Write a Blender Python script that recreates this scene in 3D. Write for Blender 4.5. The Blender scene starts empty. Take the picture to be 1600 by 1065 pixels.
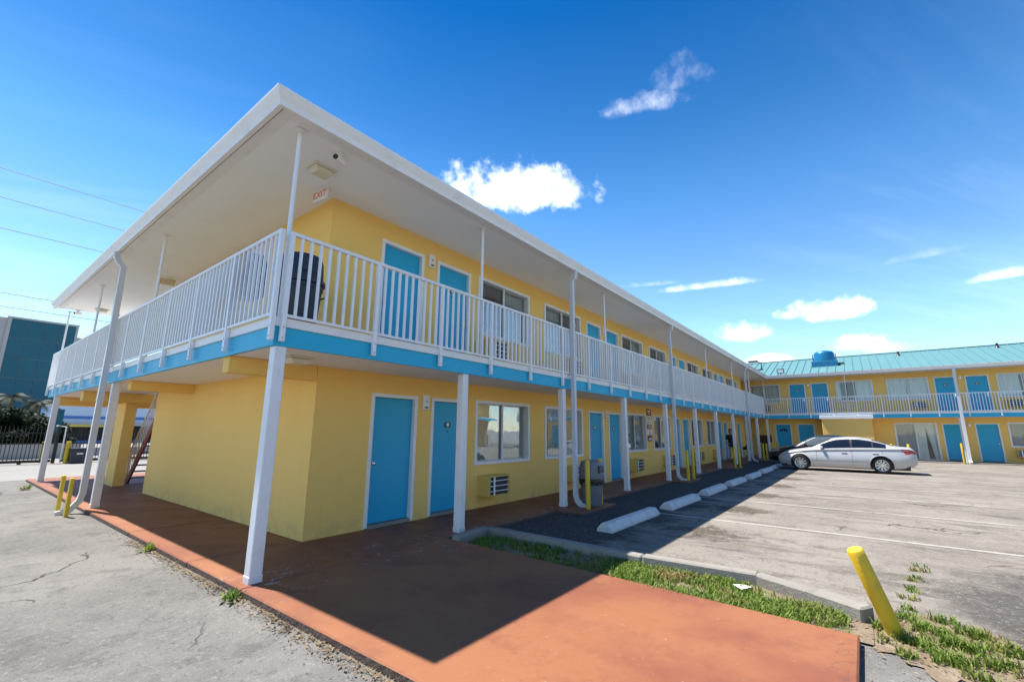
import bpy, bmesh, math, random
from math import radians as R, sin, cos, pi
from mathutils import Vector, Matrix
random.seed(7)
SC = bpy.context.scene
COL = SC.collection

# ------------------------------------------------------------------ camera
cd = bpy.data.cameras.new("camera"); cam = bpy.data.objects.new("camera", cd); COL.objects.link(cam)
cd.sensor_width = 36; cd.lens = 15.672; cd.clip_start = .05; cd.clip_end = 4000
YAW, PIT, ROL = R(37.737), R(11.355), R(.414)
CAM = Vector((-3.505, -6.42, 1.553))
fw = Vector((cos(YAW)*cos(PIT), sin(YAW)*cos(PIT), sin(PIT)))
rt = Vector((sin(YAW), -cos(YAW), 0)); up = rt.cross(fw)
rt2 = rt*cos(ROL)+up*sin(ROL); up2 = -rt*sin(ROL)+up*cos(ROL)
m = Matrix((rt2, up2, -fw)).transposed().to_4x4(); m.translation = CAM
cam.matrix_world = m
SC.camera = cam
SC.cycles.max_bounces = 8; SC.cycles.diffuse_bounces = 6; SC.cycles.glossy_bounces = 3; SC.cycles.transmission_bounces = 4; SC.cycles.transparent_max_bounces = 8; SC.cycles.caustics_reflective = False; SC.cycles.caustics_refractive = False
def pix_dir(u, v):
    return (fw+rt2*((u-800)/696.557)+up2*((532.5-v)/696.557)).normalized()

# ------------------------------------------------------------------ light
SUNV = Vector((-.53, 2.33, 5.4)).normalized()
SUN_STRENGTH, SKY_STRENGTH, EXPOSURE = 3.2, .15, 1.65
sl = bpy.data.lights.new("sun", 'SUN'); sl.energy = SUN_STRENGTH; sl.angle = R(.53); sl.color = (1, .94, .85)
so = bpy.data.objects.new("sun", sl); COL.objects.link(so)
so.rotation_euler = SUNV.to_track_quat('Z', 'Y').to_euler(); so.location = (0, 10, 40)
vs = SC.view_settings
vs.view_transform = 'Standard'; vs.look = 'None'; vs.gamma = 1; vs.exposure = EXPOSURE; vs.use_curve_mapping = False

W = bpy.data.worlds.new("World"); SC.world = W; W.use_nodes = True
def build_world():
    nt = W.node_tree; N = nt.nodes; L = nt.links; N.clear()
    out = N.new('ShaderNodeOutputWorld'); bg = N.new('ShaderNodeBackground')
    sky = N.new('ShaderNodeTexSky'); sky.sky_type = 'NISHITA'; sky.sun_disc = False
    sky.sun_elevation = math.asin(SUNV.z); sky.sun_rotation = math.atan2(SUNV.x, SUNV.y)
    sky.air_density = 1.0; sky.dust_density = .05; sky.ozone_density = 2.2; sky.altitude = 0
    tc = N.new('ShaderNodeTexCoord')
    hs = N.new('ShaderNodeHueSaturation'); hs.inputs['Saturation'].default_value = 1.0
    hs.inputs['Value'].default_value = 1.0
    # deep clear-day blue towards the zenith, the same at every azimuth
    spz = N.new('ShaderNodeSeparateXYZ'); L.new(tc.outputs['Generated'], spz.inputs[0])
    cr_ = N.new('ShaderNodeValToRGB'); L.new(spz.outputs[2], cr_.inputs[0]); el_ = cr_.color_ramp.elements
    el_[0].position = 0; el_[0].color = (.50, .51, .55, 1); el_[1].position = 1; el_[1].color = (.02, .20, .40, 1)
    for p_, c_ in ((.10, (.50, .53, .56, 1)), (.22, (.42, .52, .54, 1)), (.34, (.30, .43, .51, 1)), (.46, (.19, .37, .48, 1)), (.58, (.095, .27, .40, 1)), (.74, (.015, .18, .33, 1))):
        e_ = el_.new(p_); e_.color = c_
    gm_ = N.new('ShaderNodeMix'); gm_.data_type = 'RGBA'; gm_.blend_type = 'MULTIPLY'; gm_.inputs[0].default_value = 1
    L.new(sky.outputs[0], gm_.inputs[6]); L.new(cr_.outputs[0], gm_.inputs[7]); L.new(gm_.outputs[2], hs.inputs['Color'])
    def math_(op, a, b=None, clamp=False):
        n = N.new('ShaderNodeMath'); n.operation = op; n.use_clamp = clamp
        for i, x in enumerate((a, b)):
            if x is None: continue
            if isinstance(x, (int, float)): n.inputs[i].default_value = x
            else: L.new(x, n.inputs[i])
        return n.outputs[0]
    def dot(vec):
        n = N.new('ShaderNodeVectorMath'); n.operation = 'DOT_PRODUCT'
        L.new(tc.outputs['Generated'], n.inputs[0]); n.inputs[1].default_value = vec
        return n.outputs['Value']
    def noise(scale, detail, rough, vec=None, dist=0):
        n = N.new('ShaderNodeTexNoise'); n.inputs['Scale'].default_value = scale; n.inputs['Detail'].default_value = detail
        n.inputs['Roughness'].default_value = rough; n.inputs['Distortion'].default_value = dist
        L.new(vec if vec else tc.outputs['Generated'], n.inputs['Vector'])
        return n.outputs[0]
    n1 = noise(13, 6, .58); n2 = noise(38, 4, .6)
    # cumulus: direction of centre, half width, half height (radians-ish), density
    cl = [((805, 308), .17, .085, 1.0), ((868, 305), .085, .055, .8), ((1255, 488), .062, .026, 1.0), ((1300, 488), .068, .036, 1.0), ((1168, 523), .055, .030, .85),
          ((1342, 540), .055, .026, .8), ((1380, 545), .05, .016, .5), ((1285, 562), .045, .02, .8), ((1212, 566), .05, .02, .8), ((1015, 163), .085, .03, .42), ((1062, 125), .06, .045, .34),
          ((1560, 432), .05, .012, .55), ((1105, 447), .11, .012, .5), ((1010, 445), .07, .010, .4), ((1450, 398), .06, .012, .25), ((55, 415), .07, .03, .12)]
    # the same weather all round, outside the frame
    rnd = random.Random(3)
    dirs = [(pix_dir(*c[0]), c[1], c[2], c[3]) for c in cl]
    for k in range(5):
        az = YAW+R(85+k*42+rnd.uniform(-5, 5)); el = R(rnd.uniform(8, 26))
        dirs.append((Vector((cos(az)*cos(el), sin(az)*cos(el), sin(el))), rnd.uniform(.06, .16), rnd.uniform(.03, .06), rnd.uniform(.5, 1)))
    total = None; shade = None
    nn = math_('ADD', math_('MULTIPLY', math_('SUBTRACT', n1, .5), 3.4), math_('MULTIPLY', math_('SUBTRACT', n2, .5), 1.5))
    nn = math_('ADD', nn, .95)
    for d, w, h, dens in dirs:
        r_ = Vector((d.y, -d.x, 0)).normalized(); u_ = r_.cross(d)
        a = dot(r_/w); b = dot(u_/h)
        bb = math_('MAXIMUM', b, math_('MULTIPLY', b, -2.0))
        r2 = math_('ADD', math_('MULTIPLY', a, a), math_('MULTIPLY', bb, bb))
        k = math_('MULTIPLY', math_('MULTIPLY', math_('SUBTRACT', nn, r2), .72, True), dens)
        total = k if total is None else math_('MAXIMUM', total, k)
        sh = math_('MULTIPLY', k, math_('SUBTRACT', bb, b)); shade = sh if shade is None else math_('MAXIMUM', shade, sh)
    total = math_('MULTIPLY', math_('MULTIPLY', total, total), math_('SUBTRACT', 3.0, math_('MULTIPLY', total, 2.0))); shade = math_('MULTIPLY', shade, .3, True)
    # thin cirrus streaks over the whole sky, drawn out along one wind direction
    sep = N.new('ShaderNodeSeparateXYZ'); L.new(tc.outputs['Generated'], sep.inputs[0])
    zz = math_('MAXIMUM', sep.outputs[2], .08)
    px = math_('DIVIDE', sep.outputs[0], zz); py = math_('DIVIDE', sep.outputs[1], zz)
    ca, sa = cos(R(-30)), sin(R(-30))
    ux = math_('ADD', math_('MULTIPLY', px, ca), math_('MULTIPLY', py, sa)); uy = math_('SUBTRACT', math_('MULTIPLY', py, ca), math_('MULTIPLY', px, sa))
    cmb = N.new('ShaderNodeCombineXYZ'); L.new(math_('MULTIPLY', ux, .22), cmb.inputs[0]); L.new(math_('MULTIPLY', uy, 1.7), cmb.inputs[1])
    c1 = noise(1.6, 6, .62, cmb.outputs[0], .4)
    cmb2 = N.new('ShaderNodeCombineXYZ'); L.new(px, cmb2.inputs[0]); L.new(py, cmb2.inputs[1])
    c2 = noise(.30, 3, .5, cmb2.outputs[0])
    cir = math_('MULTIPLY', math_('MULTIPLY', math_('SUBTRACT', c1, .44), 2.3, True), math_('MULTIPLY', math_('SUBTRACT', c2, .42), 4.0, True))
    cir = math_('MULTIPLY', cir, .30)
    mx = N.new('ShaderNodeMix'); mx.data_type = 'RGBA'; L.new(cir, mx.inputs[0]); L.new(hs.outputs[0], mx.inputs[6]); mx.inputs[7].default_value = (2.6, 3.2, 4.0, 1)
    ccol = N.new('ShaderNodeMix'); ccol.data_type = 'RGBA'; L.new(shade, ccol.inputs[0]); ccol.inputs[6].default_value = (4.6, 4.65, 4.7, 1); ccol.inputs[7].default_value = (2.2, 2.9, 3.8, 1)
    mx2 = N.new('ShaderNodeMix'); mx2.data_type = 'RGBA'; L.new(total, mx2.inputs[0]); L.new(mx.outputs[2], mx2.inputs[6]); L.new(ccol.outputs[2], mx2.inputs[7])
    L.new(mx2.outputs[2], bg.inputs[0]); bg.inputs[1].default_value = SKY_STRENGTH
    L.new(bg.outputs[0], out.inputs[0])
build_world()

# ------------------------------------------------------------------ materials
MATS = {}
def nodes_of(name):
    mt = bpy.data.materials.new(name); mt.use_nodes = True
    nt = mt.node_tree; bs = nt.nodes['Principled BSDF']
    return mt, nt, bs
class G:
    """small node-building helper"""
    def __init__(s, nt): s.nt = nt; s.pos = nt.nodes.new('ShaderNodeNewGeometry').outputs['Position']
    def n(s, t): return s.nt.nodes.new(t)
    def link(s, a, b): s.nt.links.new(a, b)
    def put(s, sock, x):
        if isinstance(x, (int, float)): sock.default_value = x
        elif isinstance(x, tuple): sock.default_value = x if len(x) == len(sock.default_value) else (*x, 1)
        else: s.link(x, sock)
    def noise(s, scale, detail=4, rough=.55, vec=None, dist=0, stretch=None):
        v = vec or s.pos
        if stretch:
            mp = s.n('ShaderNodeMapping'); s.link(v, mp.inputs[0]); mp.inputs['Scale'].default_value = stretch; v = mp.outputs[0]
        n = s.n('ShaderNodeTexNoise'); n.inputs['Scale'].default_value = scale; n.inputs['Detail'].default_value = detail
        n.inputs['Roughness'].default_value = rough; n.inputs['Distortion'].default_value = dist; s.link(v, n.inputs['Vector'])
        return n.outputs[0]
    def ramp(s, x, lo, hi):
        n = s.n('ShaderNodeMapRange'); n.interpolation_type = 'SMOOTHSTEP'; s.put(n.inputs[0], x); n.inputs[1].default_value = lo; n.inputs[2].default_value = hi
        return n.outputs[0]
    def mix(s, f, a, b):
        n = s.n('ShaderNodeMix'); n.data_type = 'RGBA'; s.put(n.inputs[0], f); s.put(n.inputs[6], a); s.put(n.inputs[7], b); return n.outputs[2]
    def m(s, op, a, b=0.0):
        n = s.n('ShaderNodeMath'); n.operation = op; s.put(n.inputs[0], a); s.put(n.inputs[1], b); return n.outputs[0]
    def bump(s, h, strength, dist):
        n = s.n('ShaderNodeBump'); n.inputs['Strength'].default_value = strength; n.inputs['Distance'].default_value = dist; s.link(h, n.inputs['Height']); return n.outputs[0]
    def xyz(s):
        n = s.n('ShaderNodeSeparateXYZ'); s.link(s.pos, n.inputs[0]); return n.outputs
def mul(c, k): return tuple(min(1, x*k) for x in c)
def simple(name, col, rough=.6, metal=0, var=.12, vs_=3.0, grime=0, gcol=(.25, .2, .15), gs=1.2, bump=0, bs_=90, bd=.004, spec=.5, coat=0):
    """plain coloured material with colour variation, patchy grime and fine relief"""
    mt, nt, b = nodes_of(name); g = G(nt)
    n = g.noise(vs_, 5, .6)
    c = g.mix(n, mul(col, 1-var), mul(col, 1+var))
    if grime:
        k = g.m('MULTIPLY', g.ramp(g.noise(gs, 8, .68), .50, .72), grime)
        c = g.mix(k, c, gcol)
    g.put(b.inputs['Base Color'], c)
    b.inputs['Metallic'].default_value = metal
    g.put(b.inputs['Roughness'], g.m('ADD', g.m('MULTIPLY', g.noise(vs_*3, 3), .18), rough-.09))
    b.inputs['Specular IOR Level'].default_value = spec
    if coat: b.inputs['Coat Weight'].default_value = coat; b.inputs['Coat Roughness'].default_value = .06
    if bump: g.put(b.inputs['Normal'], g.bump(g.noise(bs_, 4, .6), bump, bd))
    MATS[name] = mt; return mt

def stucco():
    mt, nt, b = nodes_of('yellow_stucco'); g = G(nt)
    c = g.mix(g.noise(.9, 6, .6), (.88, .555, .145), (.93, .62, .19))
    x, y, z = g.xyz()
    # rain-splash dirt and scuffs, broken up by noise
    streak = g.ramp(g.noise(2.2, 7, .65, stretch=(3, 3, .35)), .56, .80)
    c = g.mix(g.m('MULTIPLY', streak, .28), c, (.74, .47, .13))
    low = g.m('MULTIPLY', g.ramp(z, .38, .0), g.ramp(g.noise(4, 7, .7), .40, .66))
    c = g.mix(g.m('MULTIPLY', low, .45), c, (.50, .38, .17))
    g.put(b.inputs['Base Color'], c); b.inputs['Roughness'].default_value = .75; b.inputs['Specular IOR Level'].default_value = .3
    h = g.m('ADD', g.noise(26, 5, .62), g.m('MULTIPLY', g.noise(6, 3), .8))
    g.put(b.inputs['Normal'], g.bump(h, .55, .012)); MATS['yellow'] = mt
stucco()
def slab_mat():
    mt, nt, b = nodes_of('terracotta_floor_paint'); g = G(nt)
    big = g.noise(.55, 5, .6); x, y, z = g.xyz()
    c = g.mix(g.ramp(big, .38, .62), (.270, .104, .043), (.200, .064, .032))
    c = g.mix(g.m('MULTIPLY', g.ramp(g.noise(2.1, 8, .72), .50, .66), .55), c, (.185, .060, .033))
    c = g.mix(g.m('MULTIPLY', g.ramp(g.noise(9, 7, .75), .58, .68), .55), c, (.17, .065, .04))
    # scuffed, chipped paint: concrete shows in flecks, more of them along the walk in front of the doors
    near = g.m('MULTIPLY', g.ramp(y, -2.3, -1.5), g.ramp(y, -.5, -1.2))
    f1 = g.ramp(g.noise(17, 6, .75, dist=.4), .64, .675)
    f2 = g.m('MULTIPLY', g.ramp(g.noise(6.5, 8, .8, dist=.8), .545, .60), near)
    f2 = g.m('MULTIPLY', f2, g.ramp(g.noise(1.3, 3), .40, .52))
    c = g.mix(g.m('MAXIMUM', g.m('MULTIPLY', f1, .65), g.m('MULTIPLY', f2, .8)), c, (.34, .29, .25))
    # hairline cracks
    v = g.n('ShaderNodeTexVoronoi'); v.feature = 'DISTANCE_TO_EDGE'; v.inputs['Scale'].default_value = .7
    mp = g.n('ShaderNodeVectorMath'); mp.operation = 'ADD'; g.link(g.pos, mp.inputs[0])
    cn = g.n('ShaderNodeTexNoise'); cn.inputs['Scale'].default_value = 2.2; cn.inputs['Detail'].default_value = 6; g.link(g.pos, cn.inputs[0]); g.link(cn.outputs[1], mp.inputs[1])
    g.link(mp.outputs[0], v.inputs['Vector'])
    cr = g.m('MULTIPLY', g.ramp(v.outputs[0], .006, .001), g.ramp(g.noise(.6, 2), .52, .60))
    c = g.mix(g.m('MULTIPLY', cr, .7), c, (.12, .055, .04))
    g.put(b.inputs['Base Color'], c)
    g.put(b.inputs['Roughness'], g.m('ADD', .46, g.m('MULTIPLY', g.noise(3, 5), .3))); b.inputs['Specular IOR Level'].default_value = .4
    g.put(b.inputs['Normal'], g.bump(g.m('ADD', g.noise(38, 5, .7), g.m('MULTIPLY', g.noise(3, 3), 2)), .25, .006)); MATS['slab'] = mt
slab_mat()
def asphalt(name, base, light, dark, lot=False):
    mt, nt, b = nodes_of(name); g = G(nt); x, y, z = g.xyz()
    c = g.mix(g.ramp(g.noise(.45, 7, .65), .36, .64), base, light)
    c = g.mix(g.m('MULTIPLY', g.ramp(g.noise(2.6, 8, .7), .50, .66), .55), c, dark)
    if lot:
        st = g.noise(1.0, 8, .68, stretch=(2.6, .55, 1), dist=.5)
        c = g.mix(g.m('MULTIPLY', g.ramp(st, .53, .63), .55), c, (.055, .050, .046))
        st2 = g.noise(.8, 8, .7, stretch=(3.4, .6, 1), dist=.3)
        c = g.mix(g.m('MULTIPLY', g.ramp(st2, .53, .65), .5), c, (.11, .080, .056))
        st3 = g.noise(2.2, 9, .75, stretch=(2.0, .6, 1), dist=.6)
        c = g.mix(g.m('MULTIPLY', g.ramp(st3, .61, .66), .75), c, (.030, .024, .019))
        wx, wy = g.m('MULTIPLY', g.m('SUBTRACT', x, 3.1), .55), g.m('MULTIPLY', g.m('ADD', y, 7.9), .8)
        wr = g.m('ADD', g.m('ADD', g.m('MULTIPLY', wx, wx), g.m('MULTIPLY', wy, wy)), g.m('MULTIPLY', g.m('SUBTRACT', g.noise(1.7, 7, .7), .5), 2.2))
        c = g.mix(g.m('MULTIPLY', g.ramp(wr, 1.1, .25), .8), c, (.050, .047, .045))
        # newer black seal coat along the walk, ragged and worn through in streaks across the bays
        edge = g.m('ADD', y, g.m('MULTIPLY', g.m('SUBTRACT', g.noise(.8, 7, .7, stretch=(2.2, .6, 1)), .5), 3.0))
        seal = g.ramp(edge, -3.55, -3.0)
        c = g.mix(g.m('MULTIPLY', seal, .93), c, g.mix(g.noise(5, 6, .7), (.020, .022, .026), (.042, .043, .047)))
        # oil drips in the middle of each bay
        by = g.m('ABSOLUTE', g.m('SUBTRACT', y, -4.15))
        bx = g.m('ABSOLUTE', g.m('SUBTRACT', g.m('FRACT', g.m('DIVIDE', g.m('SUBTRACT', x, 3.25), 2.75)), .5))
        ol = g.m('ADD', g.m('ADD', g.m('MULTIPLY', bx, 2.6), g.m('MULTIPLY', by, .75)), g.m('MULTIPLY', g.m('SUBTRACT', g.noise(3.5, 7, .75), .5), 2.4))
        c = g.mix(g.m('MULTIPLY', g.ramp(ol, .72, .30), .82), c, (.05, .034, .022))
    # aggregate
    c = g.mix(g.m('MULTIPLY', g.ramp(g.noise(24, 6, .8), .54, .64), .55), c, mul(light, 1.45))
    c = g.mix(g.m('MULTIPLY', g.ramp(g.noise(19, 6, .8, dist=.3), .45, .36), .60), c, mul(dark, .45))
    c = g.mix(g.m('MULTIPLY', g.ramp(g.noise(75, 3, .7), .56, .68), .38), c, mul(light, 1.5))
    c = g.mix(g.m('MULTIPLY', g.ramp(g.noise(58, 3, .7), .44, .34), .40), c, mul(dark, .5))
    c = g.mix(g.m('MULTIPLY', g.ramp(g.noise(12, 7, .75), .60, .70), .30), c, mul(light, 1.35))
    # cracks
    v = g.n('ShaderNodeTexVoronoi'); v.feature = 'DISTANCE_TO_EDGE'; v.inputs['Scale'].default_value = .55
    mp = g.n('ShaderNodeVectorMath'); mp.operation = 'ADD'; g.link(g.pos, mp.inputs[0])
    cn = g.n('ShaderNodeTexNoise'); cn.inputs['Scale'].default_value = 1.6; cn.inputs['Detail'].default_value = 7; g.link(g.pos, cn.inputs[0]); g.link(cn.outputs[1], mp.inputs[1])
    g.link(mp.outputs[0], v.inputs['Vector'])
    cr = g.m('MULTIPLY', g.ramp(v.outputs[0], .010, .002), g.ramp(g.noise(.5, 2), .58 if lot else .47, .66 if lot else .55))
    c = g.mix(g.m('MULTIPLY', cr, .8), c, (.02, .018, .016))
    g.put(b.inputs['Base Color'], c); b.inputs['Roughness'].default_value = .88; b.inputs['Specular IOR Level'].default_value = .25
    h = g.m('SUBTRACT', g.m('ADD', g.noise(60, 4, .75), g.m('MULTIPLY', g.noise(7, 4), 1.6)), g.m('MULTIPLY', cr, 2.5))
    g.put(b.inputs['Normal'], g.bump(h, .75, .012)); MATS[name] = mt
asphalt('drive', (.135, .130, .122), (.195, .186, .172), (.085, .082, .078))
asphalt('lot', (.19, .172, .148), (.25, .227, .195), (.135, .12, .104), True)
def glass():
    mt, nt, b = nodes_of('window_glass'); g = G(nt); nt.nodes.remove(b); out = [n for n in nt.nodes if n.type == 'OUTPUT_MATERIAL'][0]
    tr = g.n('ShaderNodeBsdfTransparent'); tr.inputs[0].default_value = (.93, .97, .97, 1)
    gl = g.n('ShaderNodeBsdfGlossy'); gl.inputs['Roughness'].default_value = .01; gl.inputs[0].default_value = (.95, .97, 1, 1)
    lw = g.n('ShaderNodeFresnel'); lw.inputs[0].default_value = 1.5
    g.put(gl.inputs['Normal'], g.bump(g.noise(1.6, 2), .06, .03))
    mx = g.n('ShaderNodeMixShader'); g.put(mx.inputs[0], g.m('ADD', g.m('MULTIPLY', lw.outputs[0], .75), .02)); g.link(tr.outputs[0], mx.inputs[1]); g.link(gl.outputs[0], mx.inputs[2])
    g.link(mx.outputs[0], out.inputs[0]); MATS['glass'] = mt
glass()
simple('white', (.80, .80, .80), .5, var=.03, grime=.22, gcol=(.50, .46, .42), gs=2.3, bump=.12, bs_=35)
simple('post_white', (.80, .80, .80), .5, var=.04, grime=.34, gcol=(.46, .42, .40), gs=3.1, bump=.25, bs_=30)
simple('rail_white', (.82, .82, .83), .38, var=.03, grime=.12, gcol=(.5, .46, .42), gs=5)
simple('pipe_grey', (.62, .63, .65), .42, var=.05, grime=.25, gcol=(.42, .40, .38), gs=3)
simple('soffit', (.86, .87, .87), .75, var=.025, vs_=.6, grime=.10, gcol=(.62, .56, .48), gs=.8, bump=.12, bs_=55)
simple('ceiling', (.86, .84, .81), .8, var=.03, vs_=.7, grime=.12, gcol=(.6, .52, .45), gs=.9, bump=.2, bs_=45)
simple('blue', (.010, .42, .66), .5, var=.08, vs_=1.3, grime=.12, gcol=(.05, .24, .36), bump=.1, bs_=30)
simple('door_blue', (.004, .37, .62), .42, var=.07, vs_=.8, grime=.10, gcol=(.02, .20, .33), gs=1.7, bump=.05, bs_=20)
simple('concrete', (.25, .235, .205), .85, var=.25, vs_=5, grime=.75, gcol=(.10, .085, .065), gs=2.5, bump=.7, bs_=45, bd=.01)
simple('stop_white', (.66, .65, .62), .8, var=.10, vs_=6, grime=.55, gcol=(.30, .28, .25), gs=4, bump=.6, bs_=50, bd=.008)
simple('stripe', (.36, .34, .31), .8, var=.25, vs_=14, grime=1.0, gcol=(.16, .145, .125), gs=2.2)
simple('bollard_yellow', (.66, .46, .025), .5, var=.12, vs_=6, grime=.35, gcol=(.36, .24, .03), gs=7, bump=.5, bs_=28, bd=.008)
simple('dirt', (.20, .15, .10), .95, var=.35, vs_=9, grime=.5, gcol=(.36, .31, .25), gs=6, bump=1, bs_=40, bd=.02)
simple('slab_edge', (.115, .075, .055), .9, var=.4, vs_=7, grime=.8, gcol=(.16, .14, .12), gs=9, bump=1, bs_=22, bd=.03)
simple('interior', (.22, .20, .18), .9)
simple('curtain', (.86, .86, .83), .85, var=.06, vs_=4)
simple('curtain_grey', (.36, .34, .34), .85, var=.06, vs_=4)
simple('aluminium', (.50, .51, .52), .35, metal=.8, var=.05)
simple('chrome', (.75, .74, .72), .18, metal=1, var=.03)
simple('black', (.015, .015, .017), .45, var=.2)
simple('dark_grille', (.035, .038, .048), .5, var=.25, vs_=20)
simple('grey_plastic', (.16, .175, .20), .45, var=.12, vs_=4, grime=.3, gcol=(.10, .10, .11))
simple('dark_plastic', (.025, .035, .055), .4, var=.2, vs_=5, grime=.2, gcol=(.08, .08, .09))
simple('bin_bag', (.01, .01, .012), .28, var=.2, bump=.6, bs_=18, bd=.03)
simple('ac_case', (.68, .48, .13), .5, var=.06, grime=.25, gcol=(.42, .29, .10), gs=4)
simple('fixture', (.68, .66, .52), .35, var=.04)
simple('plate_white', (.80, .79, .76), .45, var=.03)
simple('plate_maroon', (.10, .022, .025), .45, var=.08)
simple('exit_red', (.75, .16, .06), .5, var=.05)
simple('exit_orange', (.62, .32, .14), .5, var=.05)
simple('roof_teal', (.10, .235, .245), .5, metal=.0, var=.07, vs_=1.2, grime=.25, gcol=(.13, .22, .22), gs=1.0)
simple('vent_blue', (.008, .16, .30), .35, metal=.2, var=.08, grime=.2, gcol=(.03, .16, .28))
simple('roof_grey', (.5, .5, .48), .8)
simple('stair_red', (.20, .035, .025), .5, var=.15, grime=.2)
simple('brown_wood', (.085, .030, .016), .5, var=.25, vs_=6)
simple('iron', (.012, .012, .014), .45, var=.3)
simple('teal_panel', (.003, .095, .14), .6, var=.14, vs_=.35, grime=.3, gcol=(.005, .055, .085), gs=.4)
simple('pale_wall', (.40, .39, .37), .8, var=.08, vs_=.5, grime=.2, gcol=(.45, .43, .4))
simple('bluewhite', (.48, .58, .72), .6, var=.06, vs_=.6)
simple('yellow_band', (.72, .52, .04), .6)
simple('stripe_blue', (.06, .17, .45), .6)
simple('road', (.235, .225, .205), .9, var=.15, vs_=.6, grime=.4, gcol=(.17, .16, .145), gs=.7, bump=.3, bs_=40)
simple('trunk', (.17, .12, .08), .9, var=.3, vs_=8, bump=.8, bs_=20, bd=.02)
simple('wire', (.42, .42, .44), .6)
simple('wood_pole', (.16, .12, .09), .9, var=.2)
simple('car_silver', (.50, .50, .50), .38, metal=.25, var=.01, coat=.35)
simple('car_black', (.012, .012, .014), .25, metal=.2, var=.05, coat=.9)
simple('car_glass', (.010, .013, .020), .05, var=.05, spec=.8)
simple('car_glass_light', (.10, .12, .13), .06, var=.05, spec=.9)
simple('tyre', (.014, .014, .015), .8, var=.2, bump=.3, bs_=60)
simple('rim', (.62, .62, .64), .28, metal=.9, var=.02)
simple('lamp_red', (.40, .03, .015), .12, coat=.8)
simple('lamp_amber', (.55, .22, .09), .15, coat=.8)
simple('lamp_clear', (.50, .52, .54), .1, metal=.4, coat=.9)
simple('skin', (.42, .25, .17), .55)
simple('hair', (.14, .12, .11), .7)
simple('cloth_black', (.012, .012, .014), .85)
simple('shoe', (.05, .04, .04), .6)
simple('paper', (.80, .80, .78), .8)
def leafmat(name, a, b_, c_):
    mt, nt, b = nodes_of(name); g = G(nt)
    oi = g.n('ShaderNodeNewGeometry').outputs['Random Per Island']
    c = g.mix(oi, a, b_)
    c = g.mix(g.ramp(g.noise(2.3, 4), .50, .68), c, c_)
    g.put(b.inputs['Base Color'], c); b.inputs['Roughness'].default_value = .6; b.inputs['Specular IOR Level'].default_value = .3
    out = [n for n in nt.nodes if n.type == 'OUTPUT_MATERIAL'][0]
    tl = g.n('ShaderNodeBsdfTranslucent'); g.put(tl.inputs[0], c); mx = g.n('ShaderNodeMixShader'); mx.inputs[0].default_value = .3
    g.link(b.outputs[0], mx.inputs[1]); g.link(tl.outputs[0], mx.inputs[2]); g.link(mx.outputs[0], out.inputs[0]); MATS[name] = mt
leafmat('grass', (.085, .17, .022), (.21, .27, .045), (.30, .24, .09))
leafmat('hedge', (.006, .016, .006), (.025, .045, .012), (.02, .03, .012))
leafmat('palm', (.008, .022, .010), (.020, .042, .015), (.02, .03, .015))
leafmat('litter', (.20, .13, .07), (.36, .28, .17), (.12, .08, .05))

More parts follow.
